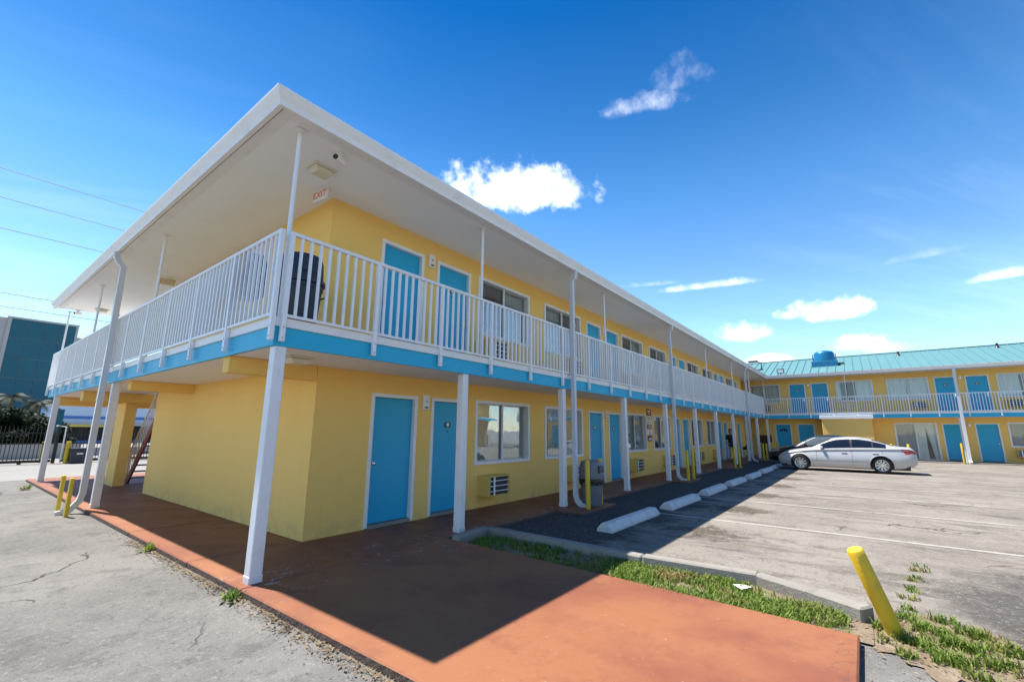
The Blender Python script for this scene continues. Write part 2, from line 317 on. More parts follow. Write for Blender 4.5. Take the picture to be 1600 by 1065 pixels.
# ------------------------------------------------------------------ mesh helpers
class MB:
    def __init__(s): s.v = []; s.f = []; s.m = []; s.mi = 0
    def quad(s, *p):
        i = len(s.v); s.v += [tuple(q) for q in p]; s.f.append(tuple(range(i, i+len(p)))); s.m.append(s.mi); return s
    def box(s, x0, x1, y0, y1, z0, z1, T=None):
        if x0 > x1: x0, x1 = x1, x0
        if y0 > y1: y0, y1 = y1, y0
        if z0 > z1: z0, z1 = z1, z0
        i = len(s.v)
        P = [(x, y, z) for z in (z0, z1) for y in (y0, y1) for x in (x0, x1)]
        s.v += [T(*p) for p in P] if T else P
        for q in ((0, 2, 3, 1), (4, 5, 7, 6), (0, 1, 5, 4), (2, 6, 7, 3), (0, 4, 6, 2), (1, 3, 7, 5)):
            s.f.append(tuple(i+k for k in q)); s.m.append(s.mi)
        return s
    def prism(s, poly, y0, y1, T):
        """polygon [(a,b)] extruded from y0 to y1, placed with T(a, y, b)"""
        n = len(poly); i = len(s.v)
        s.v += [T(a, y0, b) for a, b in poly]+[T(a, y1, b) for a, b in poly]
        s.f.append(tuple(range(i, i+n))); s.f.append(tuple(range(i+2*n-1, i+n-1, -1)))
        for k in range(n): s.f.append((i+k, i+n+k, i+n+(k+1) % n, i+(k+1) % n))
        s.m += [s.mi]*(n+2); return s
    def tube(s, pts, r, n=8, cap=True, rs=None):
        pts = [Vector(p) for p in pts]; rings = []
        for k, p in enumerate(pts):
            d = (pts[min(k+1, len(pts)-1)]-pts[max(k-1, 0)]).normalized()
            a = d.orthogonal().normalized() if k == 0 else (A-d*A.dot(d)).normalized()
            A = a; b = d.cross(a); rr = rs[k] if rs else r; i = len(s.v)
            s.v += [tuple(p+(a*cos(2*pi*j/n)+b*sin(2*pi*j/n))*rr) for j in range(n)]; rings.append(i)
        for a_, b_ in zip(rings, rings[1:]):
            for j in range(n): s.f.append((a_+j, a_+(j+1) % n, b_+(j+1) % n, b_+j)); s.m.append(s.mi)
        if cap:
            s.f.append(tuple(rings[0]+j for j in reversed(range(n)))); s.f.append(tuple(rings[-1]+j for j in range(n))); s.m += [s.mi]*2
        return s
    def sweep(s, pts, wx, wy):
        """rectangular section swept in the vertical plane of the path; wx across, wy in plane"""
        pts = [Vector(p) for p in pts]
        d0 = pts[-1]-pts[0]; ds = [(b-a) for a, b in zip(pts, pts[1:])]
        nrm = None
        for a, b in zip(ds, ds[1:]):
            c = a.cross(b)
            if c.length > 1e-6: nrm = c.normalized(); break
        if nrm is None: nrm = Vector((1, 0, 0))
        if nrm.x+nrm.y < 0: nrm = -nrm
        rings = []
        for k, p in enumerate(pts):
            d = (pts[min(k+1, len(pts)-1)]-pts[max(k-1, 0)]).normalized(); q = nrm.cross(d)
            i = len(s.v); s.v += [tuple(p+nrm*sx*wx/2+q*sy*wy/2) for sx, sy in ((-1, -1), (1, -1), (1, 1), (-1, 1))]; rings.append(i)
        for a_, b_ in zip(rings, rings[1:]):
            for j in range(4): s.f.append((a_+j, a_+(j+1) % 4, b_+(j+1) % 4, b_+j)); s.m.append(s.mi)
        s.f.append(tuple(rings[0]+j for j in (3, 2, 1, 0))); s.f.append(tuple(rings[-1]+j for j in range(4))); s.m += [s.mi]*2
        return s
    def lathe(s, prof, c=(0, 0, 0), n=20, cap=True):
        rings = []
        for r, z in prof:
            i = len(s.v); s.v += [(c[0]+r*cos(2*pi*j/n), c[1]+r*sin(2*pi*j/n), c[2]+z) for j in range(n)]; rings.append(i)
        for a_, b_ in zip(rings, rings[1:]):
            for j in range(n): s.f.append((a_+j, a_+(j+1) % n, b_+(j+1) % n, b_+j)); s.m.append(s.mi)
        if cap:
            s.f.append(tuple(rings[0]+j for j in reversed(range(n)))); s.f.append(tuple(rings[-1]+j for j in range(n))); s.m += [s.mi]*2
        return s
    def mesh(s, name, mats, smooth=False, bevel=0, norm=True):
        me = bpy.data.meshes.new(name); me.from_pydata(s.v, [], s.f)
        for x in (mats if isinstance(mats, (list, tuple)) else [mats]): me.materials.append(MATS[x])
        if any(s.m): me.polygons.foreach_set('material_index', s.m)
        if norm or bevel:
            bm = bmesh.new(); bm.from_mesh(me)
            if bevel: bmesh.ops.bevel(bm, geom=bm.edges[:], offset=bevel, segments=1, affect='EDGES', profile=.5)
            if norm: bmesh.ops.recalc_face_normals(bm, faces=bm.faces[:])
            bm.to_mesh(me); bm.free()
        if smooth:
            me.polygons.foreach_set('use_smooth', [True]*len(me.polygons)); me.update()
            try: me.set_sharp_from_angle(angle=R(smooth if smooth > 1 else 40))
            except Exception: pass
        me.update(); return me
def tag(o, label=None, cat=None, group=None, kind=None):
    if label: o['label'] = label
    if cat: o['category'] = cat
    if group: o['group'] = group
    if kind: o['kind'] = kind
    return o
def link(name, me, parent=None, loc=None, rot=None):
    """world-space loc; parents never carry rotation unless the part is built in the parent's own space"""
    o = bpy.data.objects.new(name, me); COL.objects.link(o)
    if parent is not None:
        o.parent = parent
        if root_of(parent).get('_local'): o.location = loc or (0, 0, 0)
        else: o.location = Vector(loc or (0, 0, 0))-wloc(parent)
    elif loc: o.location = loc
    if rot: o.rotation_euler = rot
    return o
def root_of(o):
    while o.parent: o = o.parent
    return o
def wloc(o):
    v = Vector(o.location)
    while o.parent: o = o.parent; v = v+Vector(o.location)
    return v
def obj(name, mb, mats, parent=None, smooth=False, bevel=0, loc=None):
    return link(name, mb.mesh(name, mats, smooth, bevel), parent, loc)
def empty(name, loc, label, cat, group=None, local=False, rz=0):
    o = bpy.data.objects.new(name, None); COL.objects.link(o); o.location = loc; o.rotation_euler = (0, 0, rz); o.empty_display_size = .2
    if local: o['_local'] = 1
    return tag(o, label, cat, group)
def text_mesh(txt, size, mat):
    cu = bpy.data.curves.new('text', 'FONT'); cu.body = txt; cu.size = size; cu.align_x = 'CENTER'; cu.align_y = 'CENTER'; cu.extrude = .004
    o = bpy.data.objects.new('text', cu); COL.objects.link(o)
    dg = bpy.context.evaluated_depsgraph_get(); me = bpy.data.meshes.new_from_object(o.evaluated_get(dg))
    bpy.data.objects.remove(o); me.materials.clear(); me.materials.append(MATS[mat]); return me

ZW, ZP = 0.0, -.06            # walkway level, ground level
# ------------------------------------------------------------------ setting
g_ = MB().quad((-900, -900, ZP-.012), (900, -900, ZP-.012), (900, 900, ZP-.012), (-900, 900, ZP-.012))
tag(obj('ground', g_, 'road'), kind='structure')
d_ = MB().quad((-40, -60, ZP-.008), (45, -60, ZP-.008), (45, 14.5, ZP-.008), (-40, 14.5, ZP-.008))
tag(obj('driveway', d_, 'drive'), kind='structure')
lot = MB(); LP = [(2.02, -1.2), (2.02, -5.4), (1.75, -6.3), (1.245, -6.32), (1.245, -7.4), (-1.2, -9.5), (-4, -40), (32.4, -40), (32.4, -1.2)]
lot.quad(*[(x, y, ZP) for x, y in LP])
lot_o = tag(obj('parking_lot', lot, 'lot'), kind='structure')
for sx in (5.85, 8.8, 11.5, 14.15, 16.9, 19.75, 23.0):
    st = MB(); rr = random.Random(int(sx*10)); y = -2.95
    while y > -8.2:
        y2 = y-rr.uniform(.5, 1.2); a, b = rr.uniform(-.012, .012), rr.uniform(-.012, .012)
        st.quad((sx-.05+a, y, ZP+.004), (sx+.05+a, y, ZP+.004), (sx+.05+b, y2, ZP+.004), (sx-.05+b, y2, ZP+.004)); y = y2
    obj('painted_line', st, 'stripe', lot_o)
# walkway: separate painted slabs on a dark bed, joints open
bed = MB().box(-1.33, 32.0, -1.36, 13.9, -.16, -.03).box(-1.33, 1.20, -6.2, -1.36, -.16, -.03)
walk = tag(obj('walkway', bed, 'dirt'), kind='structure')
def slab(poly, nm='slab'):
    mb = MB(); n = len(poly); r = random.Random(int(poly[0][0]*100+poly[0][1]*7)); dz = r.uniform(-.003, .003)
    mb.prism(poly, -.15, ZW+dz, lambda a, y, b: (a, b, y)); o = obj(nm, mb, ['slab', 'slab_edge'], walk, bevel=.012)
    for p in o.data.polygons:
        if p.normal.z < .2: p.material_index = 1
    return o
xs = [-1.345, 1.47, 4.5, 7.5, 10.5, 13.5, 16.5, 19.5, 22.5, 25.5, 28.5, 31.95]
for a, b in zip(xs, xs[1:]): slab([(a+.006, -1.375), (b-.006, -1.375), (b-.006, .1), (a+.006, .1)])
ys = [.1, 2.6, 5.3, 8.0, 10.8, 13.95]
for a, b in zip(ys, ys[1:]): slab([(-1.345, a+.006), (1.9, a+.006), (1.9, b-.006), (-1.345, b-.006)])
slab([(-1.345, -6.215), (1.235, -6.215), (1.36, -4.0), (1.46, -1.392), (-1.345, -1.392)])
for x0, y0 in ((5.3, -1.62), (12.3, -1.55), (19.1, -1.55), (26.4, -1.55)):
    slab([(x0-.75, y0-.33), (x0+.75, y0-.33), (x0+.8, -1.39), (x0-.8, -1.39)])
# raised kerb round the planting strip
kp = [(1.42, -1.60), (2.22, -1.52), (2.17, -4.1), (2.26, -5.35), (2.02, -5.85), (1.78, -6.28)]
def offset_path(p, w):
    res = []
    for i, (x, y) in enumerate(p):
        a = Vector(p[max(i-1, 0)]); b = Vector(p[min(i+1, len(p)-1)]); d = (b-a).normalized(); res.append((x+d.y*w, y-d.x*w))
    return res
kerb = tag(bpy.data.objects.new('kerb', None), kind='structure'); COL.objects.link(kerb)
for i in range(len(kp)-1):
    (x0, y0), (x1, y1) = kp[i], kp[i+1]; seg = max(1, int(math.hypot(x1-x0, y1-y0)/1.3))
    for k in range(seg):
        a = Vector((x0, y0)).lerp(Vector((x1, y1)), k/seg); b = Vector((x0, y0)).lerp(Vector((x1, y1)), (k+1)/seg)
        d = (b-a).normalized(); nrm = Vector((d.y, -d.x)); wd = .075 if i < 4 else .09
        e0, e1 = a+d*.004, b-d*.004
        if i in (1, 3, 4): e0 = a-d*.02
        h = .068+random.uniform(-.008, .008); mb = MB()
        mb.prism([(e0+nrm*wd).to_tuple(), (e1+nrm*wd).to_tuple(), (e1-nrm*wd).to_tuple(), (e0-nrm*wd).to_tuple()], -.2, h, lambda p, y, q: (p, q, y))
        obj('kerb_stone', mb, 'concrete', kerb, bevel=.016)
strip = MB(); strip.quad(*[(x, y, -.05) for x, y in [(1.25, -6.3), (1.36, -4.0), (1.46, -1.6), (2.2, -1.55), (2.15, -4.1), (2.24, -5.35), (1.98, -5.9), (1.76, -6.3)]])
tag(obj('soil_bed', strip, 'dirt'), kind='structure')
patch = MB(); pr = random.Random(5); cxp, cyp = 1.62, -6.75; n = 140
patch.quad(*[(cxp+cos(2*pi*k/n)*(.66+.07*sin(k*.31)+.05*sin(k*.77+1)+pr.uniform(-.025, .025)), cyp+sin(2*pi*k/n)*(.52+.06*sin(k*.27+2)+.04*sin(k*.9)+pr.uniform(-.025, .025)), ZP+.003) for k in range(n)])
tag(obj('soil_patch', patch, 'dirt'), kind='structure')

# ------------------------------------------------------------------ walls with openings
def wall(name, T, a0, a1, z0, z1, ops, parent, mat='yellow', th=.18):
    """ops: (a0,a1,z0,z1). T(a, depth_outward, z)"""
    A = sorted({a0, a1, *[o[0] for o in ops], *[o[1] for o in ops]}); Zs = sorted({z0, z1, *[o[2] for o in ops], *[o[3] for o in ops]})
    mb = MB(); solid = {}
    for i in range(len(A)-1):
        for j in range(len(Zs)-1):
            ca, cz = (A[i]+A[i+1])/2, (Zs[j]+Zs[j+1])/2
            solid[i, j] = not any(o[0] < ca < o[1] and o[2] < cz < o[3] for o in ops)
    for (i, j), s in solid.items():
        if not s: continue
        x0, x1, y0, y1 = A[i], A[i+1], Zs[j], Zs[j+1]
        mb.quad(T(x0, 0, y0), T(x1, 0, y0), T(x1, 0, y1), T(x0, 0, y1)); mb.quad(T(x0, -th, y0), T(x0, -th, y1), T(x1, -th, y1), T(x1, -th, y0))
        for di, dj, p, q in ((-1, 0, (x0, y0), (x0, y1)), (1, 0, (x1, y0), (x1, y1)), (0, -1, (x0, y0), (x1, y0)), (0, 1, (x0, y1), (x1, y1))):
            if not solid.get((i+di, j+dj), False): mb.quad(T(p[0], 0, p[1]), T(q[0], 0, q[1]), T(q[0], -th, q[1]), T(p[0], -th, p[1]))
    me = mb.mesh(name, mat, norm=False)
    bm = bmesh.new(); bm.from_mesh(me); bmesh.ops.remove_doubles(bm, verts=bm.verts[:], dist=1e-4); bmesh.ops.recalc_face_normals(bm, faces=bm.faces[:]); bm.to_mesh(me); bm.free()
    return link(name, me, parent)
DW, DH = .862, 2.04
def door(T, a, zf, parent, plate='square', handle='lever', hs=1, arch=False):
    """leaf opening starts at a, floor of the leaf at zf+.05"""
    z0 = zf+.055; z1 = z0+DH; w = DW
    leaf = obj('door', MB().box(a+.006, a+w-.006, -.10, -.055, z0+.008, z1-.006, T), 'door_blue', parent, bevel=.003)
    fr = MB()
    for s0, s1 in ((a-.062, a), (a+w, a+w+.062)): fr.box(s0, s1, -.14, .022, z0-.035, z1+.062, T)
    fr.box(a, a+w, -.14, .022, z1, z1+.062, T); fr.box(a, a+.03, -.14, -.10, z0, z1, T).box(a+w-.03, a+w, -.14, -.10, z0, z1, T)
    obj('door_frame', fr, 'white', leaf)
    obj('threshold', MB().box(a, a+w, -.14, .03, zf+.002, z0, T), 'concrete', leaf)
    ha = a+.07 if hs < 0 else a+w-.07
    if handle == 'knob':
        p = Vector(T(ha, -.055, z0+.95)); q = Vector(T(ha, .0, z0+.95)); d = (q-p).normalized()
        obj('handle', MB().tube([p, p+d*.02, p+d*.022, p+d*.045, p+d*.062, p+d*.07], .02, 10, rs=[.03, .03, .012, .026, .028, .012]), 'chrome', leaf, smooth=True)
    elif handle == 'lever':
        h = MB().box(ha-.035, ha+.035, -.055, -.035, z0+.86, z0+1.12, T).box(ha-.11*hs, ha+.012*hs, -.02, -.004, z0+.93, z0+.955, T).box(ha-.012, ha+.012, -.035, -.015, z0+.925, z0+.96, T)
        obj('handle', h, 'chrome', leaf, bevel=.004)
    c = a+w/2
    if plate == 'square':
        pl = MB().box(c-.075, c+.075, -.055, -.047, z0+1.55, z0+1.65, T); obj('number_plate', pl, 'black', leaf)
        obj('number_card', MB().box(c-.035, c+.035, -.047, -.043, z0+1.57, z0+1.635, T), 'plate_white', leaf)
        obj('peephole', MB().box(c-.012, c+.012, -.055, -.045, z0+1.46, z0+1.485, T), 'black', leaf)
    elif plate == 'oval':
        obj('number_plate', MB().prism([(c+.11*cos(t*pi/8), z0+1.62+.055*sin(t*pi/8)) for t in range(16)], -.055, -.046, T), 'brown_wood', leaf)
        obj('number_card', MB().box(c-.05, c+.05, -.046, -.042, z0+1.60, z0+1.64, T), 'plate_white', leaf)
    if arch:
        for k in range(4):
            t0, t1 = pi*k/4+.06, pi*(k+1)/4-.06
            poly = [(c+r*cos(t), z0+1.58+r*.75*sin(t)) for r, ts in ((.08, (t0, t1)), (.27, (t1, (t0+t1)/2, t0))) for t in ts]
            obj('fanlight_pane', MB().prism(poly, -.056, -.048, T), 'car_glass', leaf)
    return (a-.03, a+w+.03, zf-.01, z1+.03)
def curtain_mesh(T, a0, a1, z0, z1, depth, amp=.025, waves=None, lean=0, seed=1):
    mb = MB(); n = max(12, int((a1-a0)/.022)); rr = random.Random(seed); ph = rr.uniform(0, 6); fq = waves or rr.uniform(32, 46)
    rows = 5; idx = []
    for j in range(rows+1):
        z = z0+(z1-z0)*j/rows; row = []
        for i in range(n+1):
            a = a0+(a1-a0)*i/n; tt = fq*a+ph+1.7*sin(a*5+ph)
            sq = 1-lean*(1-(j/rows))*.55 if lean else 1
            aa = a1-(a1-a)*sq if lean > 0 else a
            row.append(len(mb.v)); mb.v.append(T(aa+.006*sin(tt*.7+j), depth+amp*sin(tt)*(1.15-.4*j/rows)+.01*sin(3*tt+j), z))
        idx.append(row)
    for j in range(rows):
        for i in range(n): mb.f.append((idx[j][i], idx[j][i+1], idx[j+1][i+1], idx[j+1][i])); mb.m.append(0)
    return mb
def window(T, a0, a1, z0, z1, parent, cur=(1, 1), seed=1, cmat='curtain', rail=False, slide=False):
    """outer casing a0..a1, z0..z1 ; returns wall opening"""
    c = .065; o0, o1, p0, p1 = a0+c, a1-c, z0+c, z1-c
    fr = MB()
    for s0, s1, t0, t1 in ((a0, o0, z0, z1), (o1, a1, z0, z1), (o0, o1, z0, p0), (o0, o1, p1, z1)): fr.box(s0, s1, -.13, .032, t0, t1, T)
    w = obj('window', fr, 'white', parent)
    mid = (o0+o1)/2
    al = MB()
    for s0, s1, d in ((o0, mid+.02, -.075), (mid-.02, o1, -.105)):
        for q in ((s0, s0+.022, p0, p1), (s1-.022, s1, p0, p1), (s0, s1, p0, p0+.022), (s0, s1, p1-.022, p1)): al.box(q[0], q[1], d-.012, d+.012, q[2], q[3], T)
    obj('sash', al, 'aluminium', w)
    obj('mullion', MB().box(mid-.022, mid+.022, -.062, -.03, p0, p1, T), 'white', w)
    for s0, s1, d in ((o0+.022, mid, -.075), (mid, o1-.022, -.105)):
        obj('pane', MB().box(s0, s1, d-.003, d+.003, p0+.022, p1-.022, T), 'glass', w)
    half = (o1-o0)/2
    for k, v in enumerate(cur):
        if v <= 0: continue
        s0, s1 = (o0-.04, o0+half*v) if k == 0 else (o1-half*v, o1+.04)
        link('curtain', curtain_mesh(T, s0, s1, p0-.06, p1+.04, -.165, seed=seed*3+k).mesh('curtain', cmat, smooth=80, norm=False), w)
    return (o0-.005, o1+.005, p0-.005, p1+.005)
def ac_unit(T, a, z, label, group, w=.66, h=.40, d=.34):
    p = T(a+w/2, 0, z); e = empty('air_conditioner', p, label, 'air conditioner', group)
    fr = MB(); fr.box(a, a+.025, 0, d, z, z+h, T).box(a+w-.025, a+w, 0, d, z, z+h, T).box(a+.025, a+w-.025, 0, d, z+h-.025, z+h, T).box(a+.025, a+w-.025, 0, d, z, z+.025, T)
    obj('casing', fr, 'ac_case', e); obj('coil', MB().box(a+.025, a+w-.025, 0, d-.05, z+.025, z+h-.025, T), 'dark_grille', e)
    for k in range(1, 4): obj('grille_bar', MB().box(a+.025, a+w-.025, d-.02, d-.008, z+h*k/4-.008, z+h*k/4+.008, T), 'rail_white', e)
    obj('grille_bar', MB().box(a+w*.24, a+w*.24+.05, d-.032, d-.021, z+.025, z+h-.025, T), 'rail_white', e)

# ------------------------------------------------------------------ long wing
ZF2, ZSO = 2.75, 5.27
TL = lambda a, d, z: (a, -d, z)
TE = lambda a, d, z: (-d, a, z)               # end wall, facing -X
TW = lambda a, d, z: (33.4-d, -a, z)          # second wing, facing -X, a runs away from the long wing
B1 = empty('motel_wing', (0, 0, 0), 'long yellow two-storey motel wing with blue doors, white posts and an upstairs gallery', 'building')
ends = dict(lo=[], up=[])
lower, upper = [], []
PER = 7.543
grp_ac = 'wall air conditioners along the long wing'
ordn = ['first', 'second', 'third', 'fourth', 'fifth', 'sixth', 'seventh', 'eighth']
nd = 0; nw = 0
for k in range(4):
    o = k*PER
    for j, a in enumerate((1.035, 2.366)):
        if o+a > 25.5: continue
        hs = -1 if (j == 0) else 1
        lower.append(door(TL, o+a, ZW, B1, plate=None if (k == 0 and j == 0) else 'square', handle='knob' if j == 0 else 'lever', hs=hs))
        upper.append(door(TL, o+a, ZF2, B1, plate=None if (k == 0 and j == 0) else 'square', handle='knob' if j == 0 else 'lever', hs=hs))
    if k < 3:
        for j, (a, b) in enumerate(((3.53, 5.48), (6.165, 8.135))):
            nw += 1
            curl = [(1, .86), (1, .8), (.85, .55), (.45, .9), (.6, .75), (.9, .6)][nw-1]; curu = [(.0, .88), (1, .15), (.25, .8), (.6, .3), (.2, .6), (.5, .5)][nw-1]
            lower.append(window(TL, o+a, o+b, .85, 2.185, B1, curl, seed=nw)); upper.append(window(TL, o+a, o+b, ZF2+.85, ZF2+2.185, B1, curu, seed=nw+20))
            off = a+.12 if j == 0 else b-1.05
            ac_unit(TL, o+off, .24, 'yellow air conditioner under the %s downstairs window from the long wing corner' % ordn[nw-1], grp_ac)
            ac_unit(TL, o+off-.1, ZF2+.32, 'air conditioner behind railing under the %s upstairs window from the long wing corner' % ordn[nw-1], grp_ac)
lower.append(window(TL, 26.55, 27.75, .85, 2.185, B1, (.6, .6), seed=41)); lower.append(door(TL, 28.6, ZW, B1, handle='lever')); 
upper.append(window(TL, 24.75, 26.05, ZF2+.85, ZF2+2.185, B1, (.5, 0), seed=42)); upper.append(window(TL, 26.5, 28.3, ZF2+.85, ZF2+2.185, B1, (.7, .4), seed=43)); upper.append(door(TL, 28.85, ZF2, B1))
upper = [u for i, u in enumerate(upper)]
XE, YE = 31.0, 7.65
ZC = 2.49
wall('wall', TL, 0, XE, -.14, ZC, lower, B1); wall('wall', TL, 0, XE, ZF2-.2, ZSO+.02, upper, B1)
wall('wall', TE, .18, YE, -.14, ZC, [], B1); wall('wall', TE, .18, YE, ZF2-.2, ZSO+.02, [], B1)
wall('wall', lambda a, d, z: (a, YE+d, z), .18, XE, -.14, ZC, [], B1); wall('wall', lambda a, d, z: (a, YE+d, z), .18, XE, ZF2-.2, ZSO+.02, [], B1)
wall('wall', lambda a, d, z: (XE+d, a, z), .18, YE-.18, -.14, ZC, [], B1); wall('wall', lambda a, d, z: (XE+d, a, z), .18, YE-.18, ZF2-.2, ZSO+.02, [], B1)
for z0, z1 in ((.0, ZC), (ZF2, ZSO)):       # rooms behind the windows
    obj('room_back_wall', MB().box(.2, XE-.2, 3.6, 3.7, z0-.05, z1), 'interior', B1)
obj('room_floor', MB().box(.19, XE-.19, .19, YE-.19, -.1, .03), 'interior', B1)
# gallery slab (stair well left open) with ceiling, white edge and blue fascia
OW, OX = 1.30, 1.265
YB = 13.75
sl_ = MB(); 
for x0, x1, y0, y1 in ((-OX+.02, 33.6, -OW+.02, YE), (-OX+.02, .2, YE, YB-.02), (.2, 1.6, 10.7, YB-.02), (1.6, 20, YE, YB-.02), (20, 33.6, YE, 9.2)):
    sl_.box(x0, x1, y0, y1, ZC, ZF2)
obj('gallery_floor', sl_, 'ceiling', B1)
fb = MB(); fb.box(-OX, 32.0, -OW, -OW+.04, 2.475, 2.695).box(-OX, -OX+.04, -OW+.04, YB, 2.475, 2.695).box(-OX+.04, 20, YB-.04, YB, 2.475, 2.695); obj('fascia', fb, 'blue', B1)
fe = MB(); fe.box(-OX-.025, 31.98, -OW-.025, -OW+.06, 2.697, 2.80).box(-OX-.025, -OX+.06, -OW+.06, YB+.02, 2.697, 2.80); obj('slab_edge', fe, 'white', B1)
# yellow beams under the gallery at the end
for y0, y1, x0, x1, zb in ((-.0, .2, -1.215, -.002, 2.27), (5.1, 5.32, -1.1, -.002, 2.30), (9.55, 9.85, -1.1, 3.0, 2.24), (13.3, 13.55, -1.15, 8, 2.22)):
    obj('beam', MB().box(x0, x1, y0+.003, y1, zb, ZC-.002), 'yellow', B1, bevel=.008)
obj('pillar', MB().box(-.16, .1, 9.75, 10.65, -.1, 2.24), 'yellow', B1, bevel=.01)
obj('back_pillar', MB().box(5.0, 5.3, 13.0, 13.5, -.1, 2.22), 'yellow', B1, bevel=.01)
# posts
pm = MB().box(-.065, .065, -.065, .065, 0, 2.47+.1).mesh('post', 'post_white', bevel=.008)
px = MB().box(-.070, .070, -.070, .070, 0, .075).mesh('post_base', 'post_white', bevel=.006)
POSTS = [(-1.175, -1.245)]+[(x, -1.235) for x in (1.869, 5.013, 8.295, 11.616, 15.01, 18.216, 21.6, 24.935, 28.215)]+[(-1.18, 5.85), (-1.18, 12.75)]
for x, y in POSTS:
    p = link('post', pm, B1, (x, y, -.1 if y < 2 else -.1)); q = link('post_base', px, p, (x, y, -.004))
um = MB().tube([(0, 0, 0), (0, 0, ZSO-ZF2-.03)], .026, 10).box(-.06, .06, -.045, .045, ZSO-ZF2-.032, ZSO-ZF2-.006).mesh('gallery_post', 'rail_white', smooth=40)
for x, y in [(-1.19, -1.22), (2.3, -1.22), (7.3, -1.22), (12.5, -1.22), (17.35, -1.22), (22.4, -1.22), (26.95, -1.22), (-1.19, 4.0), (-1.19, 9.15), (-1.19, 13.6)]:
    link('gallery_post', um, B1, (x, y, ZF2))
# roof: flat soffit, trim, K-section gutter, low hipped top
GY, GX, GE = -1.62, -1.67, 13.45
obj('soffit', MB().box(GX+.165, 33.5, GY+.165, GE-.1, ZSO, ZSO+.06), 'soffit', B1)
tr = MB(); tr.box(GX+.165, 31.75, GY+.165, -1.30, ZSO-.012, ZSO-.002).box(GX+.165, -1.37, -1.30, GE-.09, ZSO-.012, ZSO-.002); obj('soffit_trim', tr, 'white', B1)
gp = [(0, 5.405), (0, 5.375), (.022, 5.335), (.06, 5.275), (.075, 5.215), (.13, 5.215), (.13, 5.39), (.02, 5.39)]
def gutter(path):
    """profile swept with mitred corners; path = list of ((x,y) outer, (nx,ny) inward mitre vector)"""
    mb = MB(); n = len(gp)
    rings = []
    for (x, y), (nx, ny) in path:
        rings.append(len(mb.v)); mb.v += [(x+nx*o, y+ny*o, z) for o, z in gp]
    for a, b in zip(rings, rings[1:]):
        for j in range(n): mb.f.append((a+j, a+(j+1) % n, b+(j+1) % n, b+j)); mb.m.append(0)
    mb.f.append(tuple(range(rings[0], rings[0]+n))); mb.f.append(tuple(range(rings[-1], rings[-1]+n))); mb.m += [0, 0]
    return mb
obj('gutter', gutter([((GX, GE), (1, -1)), ((GX, GY), (1, 1)), ((31.66, GY), (1, 1))]), 'white', B1)
RS = .3; ym = (GY+GE)/2; rz = 5.40+RS*(ym-GY-.1)
rx0 = GX+.1+(ym-GY-.1); E0, E1 = GY+.1, GE-.1
rf = MB().quad((GX+.1, E0, 5.385), (31.9, E0, 5.385), (34.2, ym, rz-.9), (rx0, ym, rz-.9)).quad((GX+.1, E1, 5.4), (rx0, ym, rz-.9), (34.2, ym, rz-.9), (31.9, E1, 5.4)).quad((GX+.1, E0, 5.4), (rx0, ym, rz-.9), (GX+.1, E1, 5.4))
obj('roof', rf, 'roof_teal', B1)
# downpipes
def downpipe(pts, parent, straps=(), w=.085):
    o = obj('downpipe', MB().sweep(pts, w, w*1.05), 'pipe_grey', parent, smooth=35)
    for z, p in straps: obj('strap', MB().box(p[0]-.055, p[0]+.055, p[1]-.055, p[1]+.055, z, z+.035), 'pipe_grey', o)
for x in (5.2, 11.95, 24.75):
    yb = -1.43
    downpipe([(x, GY+.1, 5.23), (x, GY+.1, 5.13), (x, -1.50, 5.05), (x, yb, 4.98), (x, yb, 3), (x, yb, .22), (x, yb-.03, .12), (x, yb-.12, .03), (x, yb-.27, .0)], B1, [(2.2, (x, yb)), (.6, (x, yb)), (3.9, (x, yb))])
yl = 5.75
downpipe([(GX+.1, yl, 5.23), (GX+.1, yl, 5.13), (-1.52, yl, 5.02), (-1.43, yl, 4.93), (-1.41, yl, 3), (-1.41, yl, .30), (-1.44, yl, .16), (-1.56, yl, .0), (-1.74, yl, -.05)], B1, [(2.1, (-1.41, yl)), (3.86, (-1.41, yl))], .095)

# ------------------------------------------------------------------ railings
bal = MB().box(-.0145, .0145, -.0145, .0145, 0, .985).mesh('baluster', 'rail_white')
rpo = MB().box(-.026, .026, -.026, .026, -.28, 1.03).mesh('railing_post', 'rail_white', bevel=.004)
bolt = MB().box(-.008, .008, -.032, .032, -.01, .01).mesh('bolt', 'aluminium')
def railing(T, a0, a1, label, step=1.213, off=0.0, nb=9, ends=True):
    p0 = T(a0, 0, 2.80); e = empty('balcony_railing', p0, label, 'railing', 'white gallery railings')
    zr = 3.79
    obj('top_rail', MB().box(a0-.03, a1+.03, -.028, .028, zr, zr+.045, T), 'rail_white', e, bevel=.006)
    obj('bottom_rail', MB().box(a0, a1, -.015, .015, 2.808, 2.838, T), 'rail_white', e)
    k = 0; a = a0
    while a < a1+.02:
        p = link('railing_post', rpo, e, T(a, 0, 2.80)); 
        for z in (-.24, -.12): link('bolt', bolt, p, T(a, 0, 2.80+z), rot=(0, 0, 0 if T(1, 0, 0)[0] != T(0, 0, 0)[0] else pi/2))
        for j in range(1, nb+1):
            q = a+step*j/(nb+1)
            if q < a1-.03: link('baluster', bal, e, T(q, 0, 2.825))
        a += step
    return e
railing(lambda a, d, z: (a, -1.352-d, z), -1.2, 30.9, 'long white baluster railing along the gallery of the long wing')
railing(lambda a, d, z: (-1.318-d, a, z), -1.34, 13.72, 'white baluster railing round the end gallery above the driveway, behind the tall downpipe', step=1.255)

